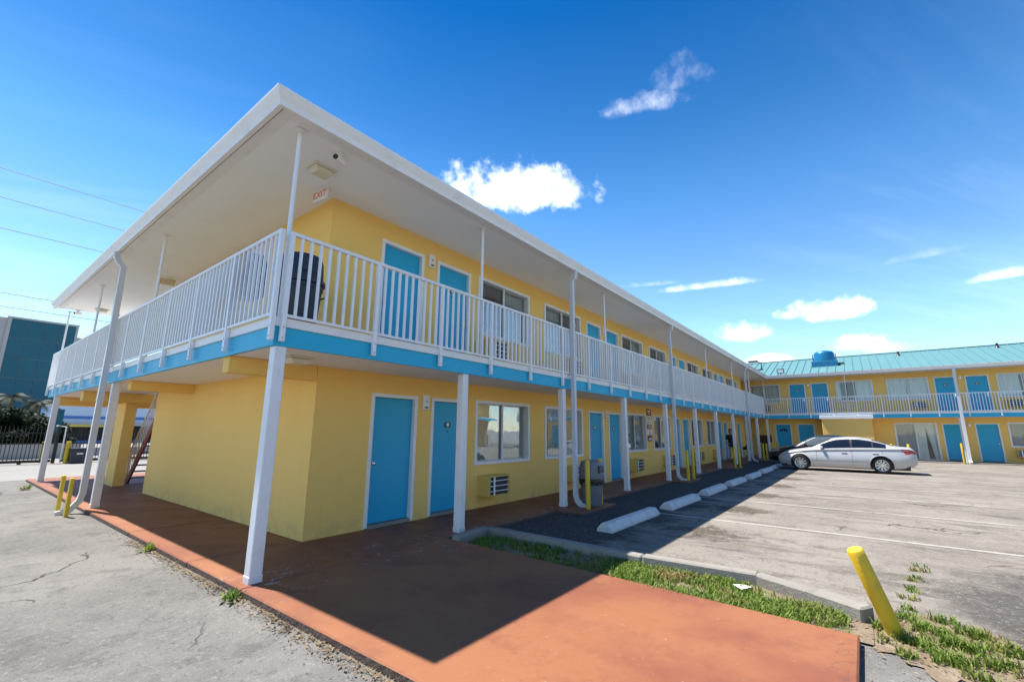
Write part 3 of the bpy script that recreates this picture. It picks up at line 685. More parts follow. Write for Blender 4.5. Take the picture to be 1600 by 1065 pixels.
# ------------------------------------------------------------------ second wing
B2 = empty('motel_wing', (33.4, -1.3, 0), 'yellow motel wing at the far side of the lot under a teal standing-seam metal roof', 'building')
lo2, up2_ = [], []
lo2.append(door(TW, 1.58, ZW, B2, plate=None, handle='knob', arch=True)); lo2.append(door(TW, 2.92, ZW, B2, plate=None, handle='knob'))
# sliding glass door
def slider(T, a0, a1, z0, z1, parent):
    fr = MB()
    for q in ((a0, a0+.09, z0, z1), (a1-.09, a1, z0, z1), (a0+.09, a1-.09, z1-.09, z1), (a0+.09, a1-.09, z0, z0+.05)): fr.box(q[0], q[1], -.12, .03, q[2], q[3], T)
    d = obj('sliding_door', fr, 'white', parent); mid = (a0+a1)/2
    obj('mullion', MB().box(mid-.035, mid+.035, -.10, -.03, z0+.05, z1-.09, T), 'white', d)
    for s0, s1 in ((a0+.09, mid-.035), (mid+.035, a1-.09)): obj('pane', MB().box(s0, s1, -.075, -.069, z0+.05, z1-.09, T), 'glass', d)
    link('curtain', curtain_mesh(T, a0+.02, mid+.02, z0, z1, -.2, .03, 30, seed=3).mesh('curtain', 'curtain_grey', smooth=80, norm=False), d)
    link('curtain', curtain_mesh(T, mid+.02, mid+.45, z0, z1, -.2, .03, 30, seed=4).mesh('curtain', 'curtain', smooth=80, norm=False), d)
    link('curtain', curtain_mesh(T, mid+.45, a1-.05, z0, z1, -.22, .03, 30, lean=1, seed=5).mesh('curtain', 'curtain', smooth=80, norm=False), d)
    return (a0+.085, a1-.085, z0, z1-.085)
lo2.append(slider(TW, 7.98, 9.95, .02, 2.2, B2))
lo2.append(door(TW, 10.22, ZW, B2, plate=None, handle='knob')); lo2.append(door(TW, 11.6, ZW, B2, plate=None, handle='knob', hs=1)); lo2.append(window(TW, 12.83, 14.8, .85, 2.2, B2, (1, .9), seed=61, cmat='curtain_grey'))
lo2.append(door(TW, 16.2, ZW, B2, plate=None)); 
up2_.append(window(TW, .15, 2.06, ZF2+.85, ZF2+2.185, B2, (.95, .95), seed=71))
up2_.append(door(TW, 2.66, ZF2, B2, plate='oval')); up2_.append(door(TW, 3.97, ZF2, B2, plate='oval'))
up2_.append(window(TW, 5.3, 7.24, ZF2+.85, ZF2+2.185, B2, (.2, .9), seed=72)); up2_.append(window(TW, 7.92, 9.9, ZF2+.85, ZF2+2.185, B2, (.95, .95), seed=73))
up2_.append(door(TW, 10.2, ZF2, B2, plate='oval')); up2_.append(door(TW, 11.55, ZF2, B2, plate='oval')); up2_.append(window(TW, 12.78, 14.75, ZF2+.85, ZF2+2.185, B2, (.9, .9), seed=74)); up2_.append(door(TW, 16.2, ZF2, B2))
wall('wall', TW, -9, 20, -.14, ZC, lo2, B2); wall('wall', TW, -9, 20, ZF2-.2, ZSO+.02, up2_, B2)
for z0, z1 in ((.0, ZC), (ZF2, ZSO)): obj('room_back_wall', MB().box(36.6, 36.7, -20, 9, z0-.05, z1), 'interior', B2)
obj('room_floor', MB().box(33.59, 36.6, -20, 9, -.1, .03), 'interior', B2)
obj('end_wall', MB().box(33.4, 40, -20.2, -20.0, -.1, 5.25), 'yellow', B2); obj('end_wall', MB().box(33.4, 40, 9.0, 9.2, -.1, 5.25), 'yellow', B2); obj('passage_wall', MB().box(XE+.01, 33.39, 8.9, 9.1, -.1, 5.25), 'yellow', B2)
obj('gallery_floor', MB().box(32.03, 36.6, -20, -1.32, ZC, ZF2).box(33.62, 36.6, -1.31, 9, ZC, ZF2), 'ceiling', B2)
obj('fascia', MB().box(32.0, 32.04, -20, -1.302, 2.475, 2.695), 'blue', B2); obj('slab_edge', MB().box(31.975, 32.06, -20, -1.327, 2.697, 2.80), 'white', B2)
for x, y in [(32.12, -1.235), (32.17, -10.84)]: link('post', pm, B2, (x, y, -.1))
for y in (-1.22, -5.86, -15.5): link('gallery_post', um, B2, (32.12, y, ZF2))
downpipe([(31.75, -10.9, 5.23), (31.78, -10.9, 5.1), (31.90, -10.9, 4.95), (31.90, -10.9, 3), (31.90, -10.9, .2), (31.85, -10.9, .05), (31.65, -10.9, -.02)], B2, w=.13)
obj('soffit', MB().box(31.75, 37, -20.3, GY+.1, ZSO, ZSO+.06), 'soffit', B2)
g2 = gutter([((31.66, GY), (1, 1)), ((31.66, -20.4), (1, 0))]); obj('gutter', g2, 'white', B2)
roof2 = obj('roof', MB().quad((31.74, 4, 5.40), (31.74, -20.4, 5.40), (37.2, -20.4, 7.07), (37.2, 4, 7.07)).quad((37.2, 4, 7.07), (37.2, -20.4, 7.07), (42.7, -20.4, 5.4), (42.7, 4, 5.4)).quad((31.74, -20.4, 5.40), (42.7, -20.4, 5.4), (37.2, -20.4, 7.07)), 'roof_teal', B2)
y = 1.0
while y > -20.3:     # standing seams
    sb = MB(); sb.v = []; d = Vector((37.2-31.74, 0, 1.67)).normalized(); nn = Vector((-d.z, 0, d.x))
    a, b = Vector((31.74, y, 5.40)), Vector((37.2, y, 7.07))
    sb.quad(a+nn*.045+Vector((0, .014, 0)), b+nn*.045+Vector((0, .014, 0)), b+nn*.045-Vector((0, .014, 0)), a+nn*.045-Vector((0, .014, 0)))
    for s_ in (1, -1): sb.quad(a+Vector((0, .018*s_, 0)), b+Vector((0, .018*s_, 0)), b+nn*.045+Vector((0, .014*s_, 0)), a+nn*.045+Vector((0, .014*s_, 0)))
    obj('seam', sb, 'roof_teal', roof2); y -= .46
obj('ridge_cap', MB().box(37.05, 37.35, -20.4, 4, 7.05, 7.10), 'roof_teal', roof2)
railing(lambda a, d, z: (31.945-d, -a, z), 1.36, 20, 'white baluster railing along the gallery under the teal metal roof', step=1.235)
obj('kerb_step', MB().box(31.9, 33.3, -20, -1.4, -.2, -.005), 'concrete', B2, bevel=.01)
# stucco enclosure under the second gallery
bx = empty('stucco_enclosure', (32.3, -5.65, 0), 'blank yellow stucco enclosure with a white cap standing out below the far gallery', 'enclosure')
obj('body', MB().box(31.93, 33.36, -6.93, -4.38, -.1, 2.42), 'yellow', bx, bevel=.02); obj('cap', MB().box(31.82, 33.36, -7.02, -4.29, 2.422, 2.64), 'white', bx, bevel=.015)
ac_unit(TW, 12.95, .33, 'air conditioner with dark grille under the downstairs window past the far downpipe', 'air conditioners of the far wing')
ac_unit(TW, 9.0, ZF2+.30, 'air conditioner behind the far railing under the window left of the oval-plated doors', 'air conditioners of the far wing')
ac_unit(TW, 13.0, ZF2+.30, 'air conditioner behind the far railing beyond the far downpipe', 'air conditioners of the far wing')
ac_unit(TW, .75, ZF2+.30, 'air conditioner behind the far railing in the corner where the wings meet', 'air conditioners of the far wing')
# roof drum vent
rv = empty('roof_vent', (34.4, -4.85, 6.2), 'blue metal drum vent on a square base on the teal roof', 'vent')
obj('base', MB().box(33.75, 35.0, -5.6, -4.1, 5.9, 6.42), 'vent_blue', rv, bevel=.02)
obj('drum', MB().lathe([(.62, 6.42), (.60, 7.0), (.52, 7.12), (.3, 7.19), (.02, 7.21)], (34.4, -4.85, 0), 28), 'vent_blue', rv, smooth=40)
for s in (-1, 1): obj('bracket', MB().box(34.35, 34.45, -4.85+s*.66-.03, -4.85+s*.66+.03, 6.42, 6.98), 'vent_blue', rv)
obj('duct', MB().box(34.2, 34.7, -5.95, -5.6, 6.1, 6.3), 'dark_grille', rv, bevel=.02)
fl = empty('floodlight', (31.95, -2.4, 5.46), 'square floodlight with dark frame on the eave of the teal roof', 'floodlight')
TF = lambda a, b, c: (31.85+.25*c, -2.4-a, 5.68+b*.93+.1*c)
obj('housing', MB().box(-.22, .22, -.16, .16, 0, .25, TF), 'black', fl, bevel=.01); obj('lens', MB().box(-.17, .17, -.11, .11, -.03, -.002, TF), 'lamp_clear', fl)
obj('bracket', MB().box(31.9, 31.96, -2.43, -2.37, 5.44, 5.6), 'black', fl)
for i, (yy, xx) in enumerate(((-8.9, 36.0), (-13.6, 36.3))):
    v_ = empty('roof_pipe', (xx, yy, 6.6), ['short black vent pipe on the teal roof above the paired far doors', 'short black vent pipe on the teal roof beyond the far downpipe'][i], 'vent pipe', 'vent pipes on the teal roof')
    zz = 5.40+(xx-31.74)*.306
    obj('pipe', MB().tube([(xx, yy, zz-.1), (xx, yy, zz+.28)], .06, 10), 'black', v_, smooth=40); obj('boot', MB().lathe([(.16, zz-.05), (.07, zz+.1)], (xx, yy, 0), 10), 'black', v_, smooth=40)
rl = empty('roof_lamp', (31.75, -1.75, 5.4), 'dark lamp on a short arm where the two roofs meet', 'lamp')
obj('arm', MB().tube([(34.5, -.9, 6.2), (34.5, -.9, 6.75), (34.3, -.6, 6.8)], .035, 8), 'black', rl); obj('head', MB().box(33.95, 34.45, -.75, -.1, 6.76, 6.86), 'black', rl, bevel=.02)

# ------------------------------------------------------------------ staircase behind the end wall
st = empty('staircase', (.9, 10.5, 0), 'red steel outside staircase with white handrails behind the end pillar', 'staircase')
NS = 15; y0s, y1s, zt = 10.55, 7.75, ZF2
for s_x in (.30, 1.42):
    a, b = Vector((s_x, y0s, .0)), Vector((s_x, y1s, zt))
    mb = MB(); mb.prism([(y0s+.1, -.02), (y0s-.2, -.02), (y1s, zt-.22), (y1s, zt+.06)], s_x-.02, s_x+.02, lambda p, x, q: (x, p, q)); obj('stringer', mb, 'stair_red', st)
    tp = [(s_x, y0s, .92), (s_x, y1s, zt+.92)]
    h = obj('handrail', MB().tube(tp, .022, 8).tube([(s_x, y0s, .0), (s_x, y0s, .92)], .022, 8), 'rail_white', st, smooth=40)
    for k in range(1, 18):
        t = k/18; yy = y0s+(y1s-y0s)*t; zz = zt*t
        obj('baluster', MB().box(s_x-.009, s_x+.009, yy-.009, yy+.009, zz+.05, zz+.92), 'rail_white', h)
for k in range(NS):
    zz = zt*(k+1)/NS-.02; yy = y0s+(y1s-y0s)*(k+.6)/NS
    obj('tread', MB().box(.33, 1.39, yy-.13, yy+.13, zz-.03, zz), 'stair_red', st)

# ------------------------------------------------------------------ fittings on the building
def exit_sign(loc, rz, label, mat, case):
    e = empty('exit_sign', loc, label, 'sign', 'exit signs under the gallery roof', True, rz)
    obj('case', MB().box(-.16, .16, -.025, .025, -.21, -.03), case, e, bevel=.01); obj('stem', MB().box(-.05, .05, -.02, .02, -.03, .0), 'plate_white', e)
    for s in (0, 1): 
        o = link('lettering', text_mesh('EXIT', .155, mat), e, (0, -.026 if s == 0 else .026, -.12)); o.rotation_euler = (pi/2, 0, 0 if s == 0 else pi)
exit_sign((-.27, -.10, ZSO), R(-84), 'white EXIT sign with red letters by the upstairs corner of the long wing', 'exit_red', 'plate_white')
exit_sign((-.34, 7.0, ZSO), R(-15), 'tan EXIT sign with faded letters above the end gallery railing', 'exit_orange', 'fixture')
def light(x, y, z, label, rz=0):
    e = empty('ceiling_light', (x, y, z), label, 'light', 'gallery ceiling lights', True, rz)
    obj('plate', MB().box(-.17, .17, -.13, .13, -.025, -.002), 'fixture', e, bevel=.005)
    mb = MB(); mb.prism([(-.15, -.026), (.15, -.026), (.11, -.10), (-.11, -.10)], -.10, .10, lambda p, yy, q: (p, yy, q)); obj('diffuser', mb, 'fixture', e, bevel=.01)
light(-.56, -.62, ZSO, 'square cream ceiling light under the roof at the upstairs corner'); light(-.62, 12.4, ZSO, 'cream ceiling light under the roof near the far end of the end gallery')
light(-.62, -.60, ZC, 'cream ceiling light under the gallery beside the corner post'); light(14.5, -.65, ZC, 'cream ceiling light under the gallery along the long wing')
def camera_(x, y, label, rz):
    e = empty('security_camera', (x, y, ZSO-.002), label, 'camera', 'security cameras under the eaves', True, rz)
    obj('mount', MB().lathe([(.05, -.002), (.055, -.03), (.03, -.05), (.02, -.09)], n=14), 'plate_white', e, smooth=40)
    obj('body', MB().tube([(-.09, 0, -.10), (.09, 0, -.12)], .045, 12), 'plate_white', e, smooth=40); obj('lens', MB().tube([(.088, 0, -.12), (.10, 0, -.122)], .036, 12), 'black', e)
camera_(-.62, -1.18, 'small white security camera under the eave beside the corner post', R(-150)); camera_(-1.05, 13.2, 'small security camera under the eave at the far end of the end gallery', R(200))
for i, (x, z, lb) in enumerate(((2.07, 1.92, 'small white call box between the first two downstairs doors'), (2.06, 4.70, 'small white call box between the first two upstairs doors'), (9.62, 4.70, 'small white call box between the second pair of upstairs doors'), (9.62, 1.92, 'small white call box between the second pair of downstairs doors'))):
    e = empty('call_box', (x+.07, 0, z), lb, 'call box', 'call boxes between paired doors')
    obj('case', MB().box(x, x+.15, -.05, -.001, z, z+.27), 'plate_white', e, bevel=.008)
    obj('button', MB().box(x+.055, x+.095, -.062, -.051, z+.13, z+.17), 'aluminium', e); obj('trim', MB().box(x+.04, x+.11, -.062, -.051, z+.03, z+.055), 'plate_maroon', e)
for y, z, lb in ((-3.78, ZF2+1.9, 'small white lamp between the first pair of oval-plated doors'), (-11.3, ZF2+1.95, 'small white lamp between oval-plated doors beside the far downpipe'), (-11.32, 1.95, 'small white lamp between the far downstairs doors beside the downpipe')):
    e = empty('wall_lamp', (33.38, y, z), lb, 'lamp', 'wall lamps of the far wing'); obj('case', MB().box(33.30, 33.398, y-.07, y+.07, z, z+.2), 'plate_white', e, bevel=.01); obj('lens', MB().box(33.27, 33.299, y-.05, y+.05, z+.03, z+.12), 'lamp_clear', e, bevel=.008)
# column of notice plates on the wall: lettering too small to read in the photograph, so only its printed bars
sg = empty('notice_signs', (13.36, 0, 1.1), 'column of maroon and white notice plates on the wall between two downstairs windows', 'sign')
zt_ = 2.40
for mat, h, marks in (('plate_maroon', .25, [(.2, .8, .12, .20, 'plate_white'), (.3, .7, .05, .09, 'plate_white')]), ('plate_white', .31, [(.15, .85, .22, .25, 'plate_maroon'), (.2, .8, .15, .17, 'plate_maroon'), (.2, .38, .04, .09, 'black'), (.58, .76, .04, .09, 'black')]),
                      ('plate_maroon', .17, [(.15, .85, .11, .14, 'plate_white'), (.12, .88, .04, .07, 'plate_white')]), ('plate_white', .20, [(.2, .8, .13, .15, 'exit_red'), (.2, .8, .08, .10, 'exit_red'), (.35, .65, .02, .06, 'plate_maroon')]), ('plate_maroon', .22, [(.15, .5, .04, .10, 'plate_white'), (.56, .85, .04, .13, 'plate_white'), (.2, .8, .16, .19, 'exit_red')])):
    pl = obj('plate', MB().box(13.15, 13.57, -.012, -.001, zt_-h, zt_), mat, sg)
    for a, b, c, d, mm in marks: obj('print', MB().box(13.15+.42*a, 13.15+.42*b, -.0145, -.0125, zt_-h+c, zt_-h+d), mm, pl)
    zt_ -= h+.012
# gallery noticeboard slats on the end railing
e = empty('hanging_box', (-1.2, -.38, 3.20), 'black box hung inside the end gallery railing near the corner post', 'box')
obj('case', MB().box(-1.28, -1.10, -.60, -.16, 3.20, 3.66), 'black', e, bevel=.01); obj('hook', MB().box(-1.30, -1.10, -.41, -.35, 3.66, 3.80), 'black', e)

# ------------------------------------------------------------------ bollards and wheel stops
def bollard(x, y, h, label, group, lean=(0, 0), r=.058, square=False, z=ZP):
    e = empty('bollard', (x, y, z), label, 'bollard', group, True)
    base = Vector((0, 0, -.08)); top = Vector((lean[0], lean[1], h))
    if square: mb = MB(); mb.box(-.028, .028, -.06, .06, -.08, h, lambda a, b, c: (a+lean[0]*max(c, 0)/h, b+lean[1]*max(c, 0)/h, c)); o = obj('post', mb, 'bollard_yellow', e, bevel=.006)
    else: o = obj('post', MB().tube([base, base.lerp(top, .5), top-(top-base).normalized()*.012, top], r, 18, rs=[r, r, r, r*.86]), 'bollard_yellow', e, smooth=40)
    if not square: obj('footing', MB().lathe([(r*1.5, -.02), (r*1.4, .004), (r*1.02, .010)], n=14), 'drive', e, smooth=30)
GB = 'yellow bollards in pairs along the walkway'
for i, (x, y) in enumerate(((5.05, -1.80), (5.77, -1.72), (12.06, -1.72), (12.66, -1.72), (19.0, -1.72), (19.35, -1.84), (26.1, -1.78), (26.85, -1.83))):
    bollard(x, y, 1.02 if i < 4 else .98, ['yellow bollard on the near side of the grey wheeled bin' if i == 0 else 'yellow bollard on the lot side of the grey wheeled bin' if i == 1 else 'yellow bollard of the %s pair from the grey bin, %s' % (ordn[i//2], ('nearer the bin', 'nearer the far wing')[i % 2])][0], GB if i > 1 else None, r=.05)
bollard(1.62, -6.47, .66, 'weathered yellow bollard leaning over at the end of the grass strip', None, (-.19, .22), r=.062)
bollard(-1.69, 5.95, .70, 'flat yellow guard post on the driveway, farther one beside the end downpipe', None, square=True); bollard(-1.64, 5.45, .68, 'flat yellow guard post on the driveway touching the foot of the end downpipe', None, square=True)
bollard(.72, 22.75, .98, 'yellow bollard in front of the gate post', None, r=.09, z=ZP); bollard(.12, 24.2, .95, 'olive yellow bollard behind the iron gate', None, r=.10)
bollard(31.2, -1.85, 1.0, 'yellow bollard in front of the fanlight door', None, r=.06); bollard(31.3, -1.55, .55, 'short pale bollard beside the fanlight door', None, r=.05)
bollard(31.4, -7.65, 1.0, 'yellow bollard beside the stucco enclosure, at its sliding door side', None, r=.07); bollard(31.4, -8.4, 1.0, 'yellow bollard in front of the sliding glass door', None, r=.07); bollard(31.35, -10.6, 1.1, 'yellow bollard at the foot of the far downpipe', None, r=.05)
def wheel_stop(x0, x1, y, label, rz=0):
    e_ = (x0+x1)/2; h = .135; L_ = (x1-x0)/2
    mb = MB(); sec = [(-.14, 0), (-.14, .035), (-.062, h), (.062, h), (.14, .035), (.14, 0)]; rings = []
    for a, k in ((-L_, .0), (-L_+.045, 1), (-L_*.3, 1), (L_*.3, 1), (L_-.045, 1), (L_, .0)):
        rings.append(len(mb.v)); mb.v += [(a, yy*(1 if k else .93), zz*(1 if k else .86) if zz > .04 else zz) for yy, zz in sec]
    for a, b in zip(rings, rings[1:]):
        for j in range(5): mb.f.append((a+j, a+j+1, b+j+1, b+j)); mb.m.append(0)
    mb.f.append(tuple(range(rings[0], rings[0]+6))); mb.f.append(tuple(range(rings[-1], rings[-1]+6))); mb.m += [0, 0]
    mb.mi = 1
    for a in (-L_*.55, L_*.55): mb.lathe([(.03, h+.001), (.022, h+.004)], (a, 0, 0), 8)
    o = obj('wheel_stop', mb, ['stop_white', 'dark_grille'], bevel=.008); o.location = (e_, y, ZP); o.rotation_euler = (0, 0, rz)
    tag(o, label, 'wheel stop', 'concrete wheel stops of the parking bays')
for i, (a, b, y) in enumerate(((3.55, 5.72, -2.90), (6.35, 8.35, -2.96), (9.1, 11.15, -2.96), (11.8, 13.75, -2.99), (14.5, 16.45, -3.02), (17.3, 19.45, -3.0), (20.3, 22.4, -3.0))):
    wheel_stop(a, b, y, 'white concrete wheel stop in the %s bay counting from the grass strip' % ordn[i] if i < 6 else 'white concrete wheel stop under the nose of the silver sedan', R(random.uniform(-1.2, 1.2)))

# ------------------------------------------------------------------ bins
def bin_(x, y, z, label, mat, lid=True, s=1.0, bag=True):
    e = empty('rubbish_bin', (x, y, z), label, 'bin', None, True)
    obj('body', MB().lathe([(.22*s, 0), (.225*s, .01), (.272*s, .62*s), (.285*s, .63*s), (.285*s, .68*s), (.262*s, .685*s), (.25*s, .6*s)], n=26, cap=True), mat, e, smooth=35)
    if bag: obj('bag', MB().lathe([(.288*s, .54*s), (.298*s, .6*s), (.302*s, .66*s), (.29*s, .70*s), (.25*s, .70*s)], n=26, cap=False), 'bin_bag', e, smooth=60)
    for k in (0, 1): obj('handle', MB().tube([(.27*s*(1-2*k), -.06, .55*s), (.32*s*(1-2*k), -.05, .58*s), (.32*s*(1-2*k), .05, .58*s), (.27*s*(1-2*k), .06, .55*s)], .014, 6), mat, e, smooth=40)
    if lid:
        l = obj('lid', MB().lathe([(.305*s, .69*s), (.305*s, .74*s), (.28*s, .75*s), (.265*s, 1.0*s), (.24*s, 1.07*s), (.12*s, 1.11*s), (.01, 1.115*s)], n=26), mat, e, smooth=35)
        obj('flap', MB().box(-.12*s, .12*s, -.285*s, -.255*s, .82*s, .98*s), 'dark_plastic', l, bevel=.006)
bin_(5.55, -1.62, ZP, 'grey round rubbish bin with hooded lid between two yellow bollards', 'grey_plastic', s=.90)
bin_(-.70, -.62, ZF2, 'dark blue rubbish bin standing upstairs behind the corner railing', 'dark_plastic', s=1.02, bag=False)
ub = empty('utility_box', (1.1, 22.6, ZP), 'black box with a white label beside the gate', 'box')
obj('body', MB().prism([(-.28, 0), (.28, 0), (.33, .62), (-.33, .62)], -.2, .2, lambda a, y, b: (1.1+a, 22.6+y, ZP+b)), 'dark_plastic', ub, bevel=.02); obj('lid', MB().box(.75, 1.45, 22.37, 22.83, ZP+.62, ZP+.68), 'dark_plastic', ub, bevel=.015); obj('label_plate', MB().box(1.0, 1.22, 22.36, 22.372, ZP+.40, ZP+.46), 'plate_white', ub)

# ------------------------------------------------------------------ cars
def interp(tab, s):
    if s <= tab[0][0]: return tab[0][1]
    for (a, u), (b, v) in zip(tab, tab[1:]):
        if s <= b:
            t = (s-a)/(b-a); 
            return u+(v-u)*t
    return tab[-1][1]
def smooth_tab(tab, n=160, L=4.8, it=5):
    xs_ = [L*i/n for i in range(n+1)]; vv = [interp(tab, x) for x in xs_]
    for _ in range(it): vv = [vv[0]]+[(vv[i-1]+2*vv[i]+vv[i+1])/4 for i in range(1, n)]+[vv[-1]]
    return list(zip(xs_, vv))
TOP = smooth_tab([(0, .60), (.06, .68), (.3, .79), (.7, .885), (1.15, .965), (1.3, 1.0), (1.98, 1.345), (2.2, 1.415), (2.6, 1.455), (3.0, 1.45), (3.35, 1.39), (3.7, 1.285), (4.2, 1.10), (4.35, 1.075), (4.68, 1.05), (4.76, .98), (4.8, .88)])
BELT = smooth_tab([(0, .56), (.06, .62), (.3, .70), (.8, .80), (1.3, .885), (2.4, .925), (3.4, .965), (4.2, .99), (4.6, .985), (4.76, .92), (4.8, .84)])
WID = smooth_tab([(0, .50), (.05, .62), (.2, .74), (.5, .82), (1.0, .865), (2.4, .875), (3.8, .865), (4.3, .82), (4.6, .75), (4.76, .66), (4.8, .58)])
BOT = smooth_tab([(0, .34), (.1, .24), (.5, .19), (1.4, .19), (3.2, .20), (4.2, .22), (4.65, .28), (4.8, .42)])
REW = smooth_tab([(0, .40), (.3, .62), (1.0, .70), (1.35, .72), (2.0, .595), (2.6, .575), (3.3, .58), (3.9, .64), (4.25, .68), (4.6, .64), (4.8, .5)])
def side_w(s, z):
    zb, zt2, w = interp(BOT, s), interp(BELT, s), interp(WID, s); q = max(0, min(1, (z-zb)/(zt2-zb)))
    return w*(.925+.105*sin(pi*min(1, q*1.08)**.9)) if q < 1 else w*.95
def car(name, cx, nose, label, paint, glass_mat, z=ZP):
    e = empty(name, (cx, nose-2.4, z), label, 'car', None, True)
    P = lambda s, w, zz: (w, 2.4-s, zz)
    NSs, NL, NU, NT = 200, 14, 9, 7
    wh = [.88, 3.68]; RW = .335; RA = .385
    verts = []; cls = {}
    grid = []
    for i in range(NSs+1):
        s = 4.8*i/NSs; zb, ze, zt2, w, rw = interp(BOT, s), interp(BELT, s), interp(TOP, s), interp(WID, s), interp(REW, s)
        row = []
        for j in range(NL+1): zz = zb+(ze-zb)*j/NL; row.append((side_w(s, zz) if j < NL else w*.955, zz))
        cr = .045+.02*max(0, 1-abs(s-2.7)/1.4); zr = max(ze+.004, zt2-cr); w0 = w*.955
        for j in range(1, NU+1): t = j/NU; row.append((w0+(rw-w0)*t-.0*t, ze+(zr-ze)*(t+.10*sin(pi*t))))
        for j in range(1, NT+1): t = j/NT; row.append((rw*(1-t), zr+(zt2-zr)*sin(pi/2*t)))
        grid.append((s, row))
    parts = {}
    def add(k, quad):
        parts.setdefault(k, MB()).quad(*quad)
    nr = NL+NU+NT
    for i in range(NSs):
        s = (grid[i][0]+grid[i+1][0])/2
        for j in range(nr):
            a, b, c, d = grid[i][1][j], grid[i+1][1][j], grid[i+1][1][j+1], grid[i][1][j+1]
            zc = (a[1]+b[1]+c[1]+d[1])/4; k = 'body'
            if j < NL:
                if any((s-w_)**2+(zc-RW)**2 < RA**2 for w_ in wh): continue
                if .12 < s < .55 and .585+.12*s < zc < .70+.1*s: k = 'headlight'
                elif s > 4.34 and .80 < zc < .965 and s > 4.34+(.965-zc)*.6: k = 'tail'
            elif j < NL+NU:
                t = (j-NL+.5)/NU; fa = 1.62+.0; 
                if 1.66 < s < 3.90 and .12 < t < .87 and zc-interp(BELT, s) > .02:
                    k = 'side' if not (2.70 < s < 2.79) else 'pillar'
                    if 3.44 < s < 3.49: k = 'pillar2'
                    elif k == 'side' and s > 3.49: k = 'quarter'
                    elif k == 'side' and s > 2.79: k = 'side2'
                if s > 4.34 and zc < 1.0 and t < .3: k = 'body'
            else:
                t = (j-NL-NU+.5)/NT
                if 1.27 < s < 2.02 and t > .12: k = 'wind'
                elif 3.45 < s < 4.12 and t > .12: k = 'rear'
            for sg_ in (1, -1): add((k, sg_) if k in ('headlight', 'tail', 'side', 'side2', 'quarter', 'pillar', 'pillar2') else (k, 0), [P(grid[i][0], sg_*a[0], a[1]), P(grid[i+1][0], sg_*b[0], b[1]), P(grid[i+1][0], sg_*c[0], c[1]), P(grid[i][0], sg_*d[0], d[1])][::sg_])
    for idx in (0, NSs):  # nose and tail caps
        s, row = grid[idx]
        add(('body', 0), [P(s, w, zz) for w, zz in row]+[P(s, -w, zz) for w, zz in reversed(row[:-1])])
    nm = {'body': ('body', paint), 'headlight': ('headlight', 'lamp_clear'), 'tail': ('tail_light', 'lamp_red'), 'side': ('side_window', glass_mat), 'pillar': ('door_pillar', 'black'), 'pillar2': ('rear_pillar', 'black'), 'side2': ('side_window', glass_mat), 'quarter': ('quarter_window', glass_mat), 'wind': ('windscreen', glass_mat), 'rear': ('rear_window', glass_mat)}
    for (k, sg_), mb in parts.items():
        me = mb.mesh(nm[k][0], nm[k][1], norm=False); bm = bmesh.new(); bm.from_mesh(me); bmesh.ops.remove_doubles(bm, verts=bm.verts[:], dist=1e-4); bmesh.ops.recalc_face_normals(bm, faces=bm.faces[:]); bm.to_mesh(me); bm.free()
        me.polygons.foreach_set('use_smooth', [True]*len(me.polygons)); me.set_sharp_from_angle(angle=R(42)); link(nm[k][0], me, e)
    obj('underbody', MB().box(-.74, .74, -2.15, 2.15, .16, .5), 'black', e)
    for w_ in wh:
        for sg_ in (1, -1):
            rr = side_w(w_, .5)
            lip = MB(); n = 26; prev = None
            for q in range(n+1):
                t = -.12*pi+1.24*pi*q/n; s_, z_ = w_+cos(t)*RA, RW+sin(t)*RA
                if z_ < .2: continue
                ww = side_w(s_, z_); cur = [P(s_, sg_*(ww+.012), z_), P(w_+cos(t)*(RA+.045), sg_*(side_w(w_+cos(t)*(RA+.045), RW+sin(t)*(RA+.045))+.003), RW+sin(t)*(RA+.045)), P(w_+cos(t)*(RA-.012), sg_*(ww-.05), RW+sin(t)*(RA-.012))]
                if prev: lip.quad(prev[0], cur[0], cur[1], prev[1]); lip.quad(prev[0], cur[0], cur[2], prev[2])
                prev = cur
            obj('wheel_arch', lip, paint, e, smooth=60)
            we = bpy.data.objects.new('wheel', MB().prism([(cos(q*pi/12)*.20, sin(q*pi/12)*.20) for q in range(24)], .0, .07, lambda a, b, c: (b*sg_, a, c)).mesh('wheel', 'dark_grille')); COL.objects.link(we); we.parent = e
            we.location = P(w_, sg_*(rr-.16), RW)
            def ring(prof, n=36):
                mb = MB(); rg = []
                for r, x in prof: rg.append(len(mb.v)); mb.v += [(x*sg_, r*cos(2*pi*j/n), r*sin(2*pi*j/n)) for j in range(n)]
                for a, b in zip(rg, rg[1:]):
                    for j in range(n): mb.f.append((a+j, a+(j+1) % n, b+(j+1) % n, b+j)); mb.m.append(0)
                return mb
            ty = ring([(.22, -.08), (.30, -.09), (.332, -.05), (RW, 0), (RW, .06), (.33, .10), (.30, .128), (.24, .135), (.222, .12)]).mesh('tyre', 'tyre', smooth=50); t_ = bpy.data.objects.new('tyre', ty); COL.objects.link(t_); t_.parent = we
            rm = ring([(.228, .125), (.222, .135), (.205, .13), (.20, .09), (.20, .05)])
            for q in range(9):
                t = 2*pi*q/9
                for dt in (-.12, .12):
                    c0, c1 = t+dt*.9, t+dt*1.0
                    p0, p1 = Vector((0, cos(c0), sin(c0)))*.045, Vector((0, cos(c1), sin(c1)))*.208; tn = Vector((0, -sin(t), cos(t)))*.0125; fx = Vector((.118*sg_, 0, 0)); bx_ = Vector((.08*sg_, 0, 0))
                    rm.quad(p0-tn+fx, p1-tn+fx, p1+tn+fx, p0+tn+fx); rm.quad(p0-tn+fx, p1-tn+fx, p1-tn+bx_, p0-tn+bx_); rm.quad(p0+tn+fx, p1+tn+fx, p1+tn+bx_, p0+tn+bx_)
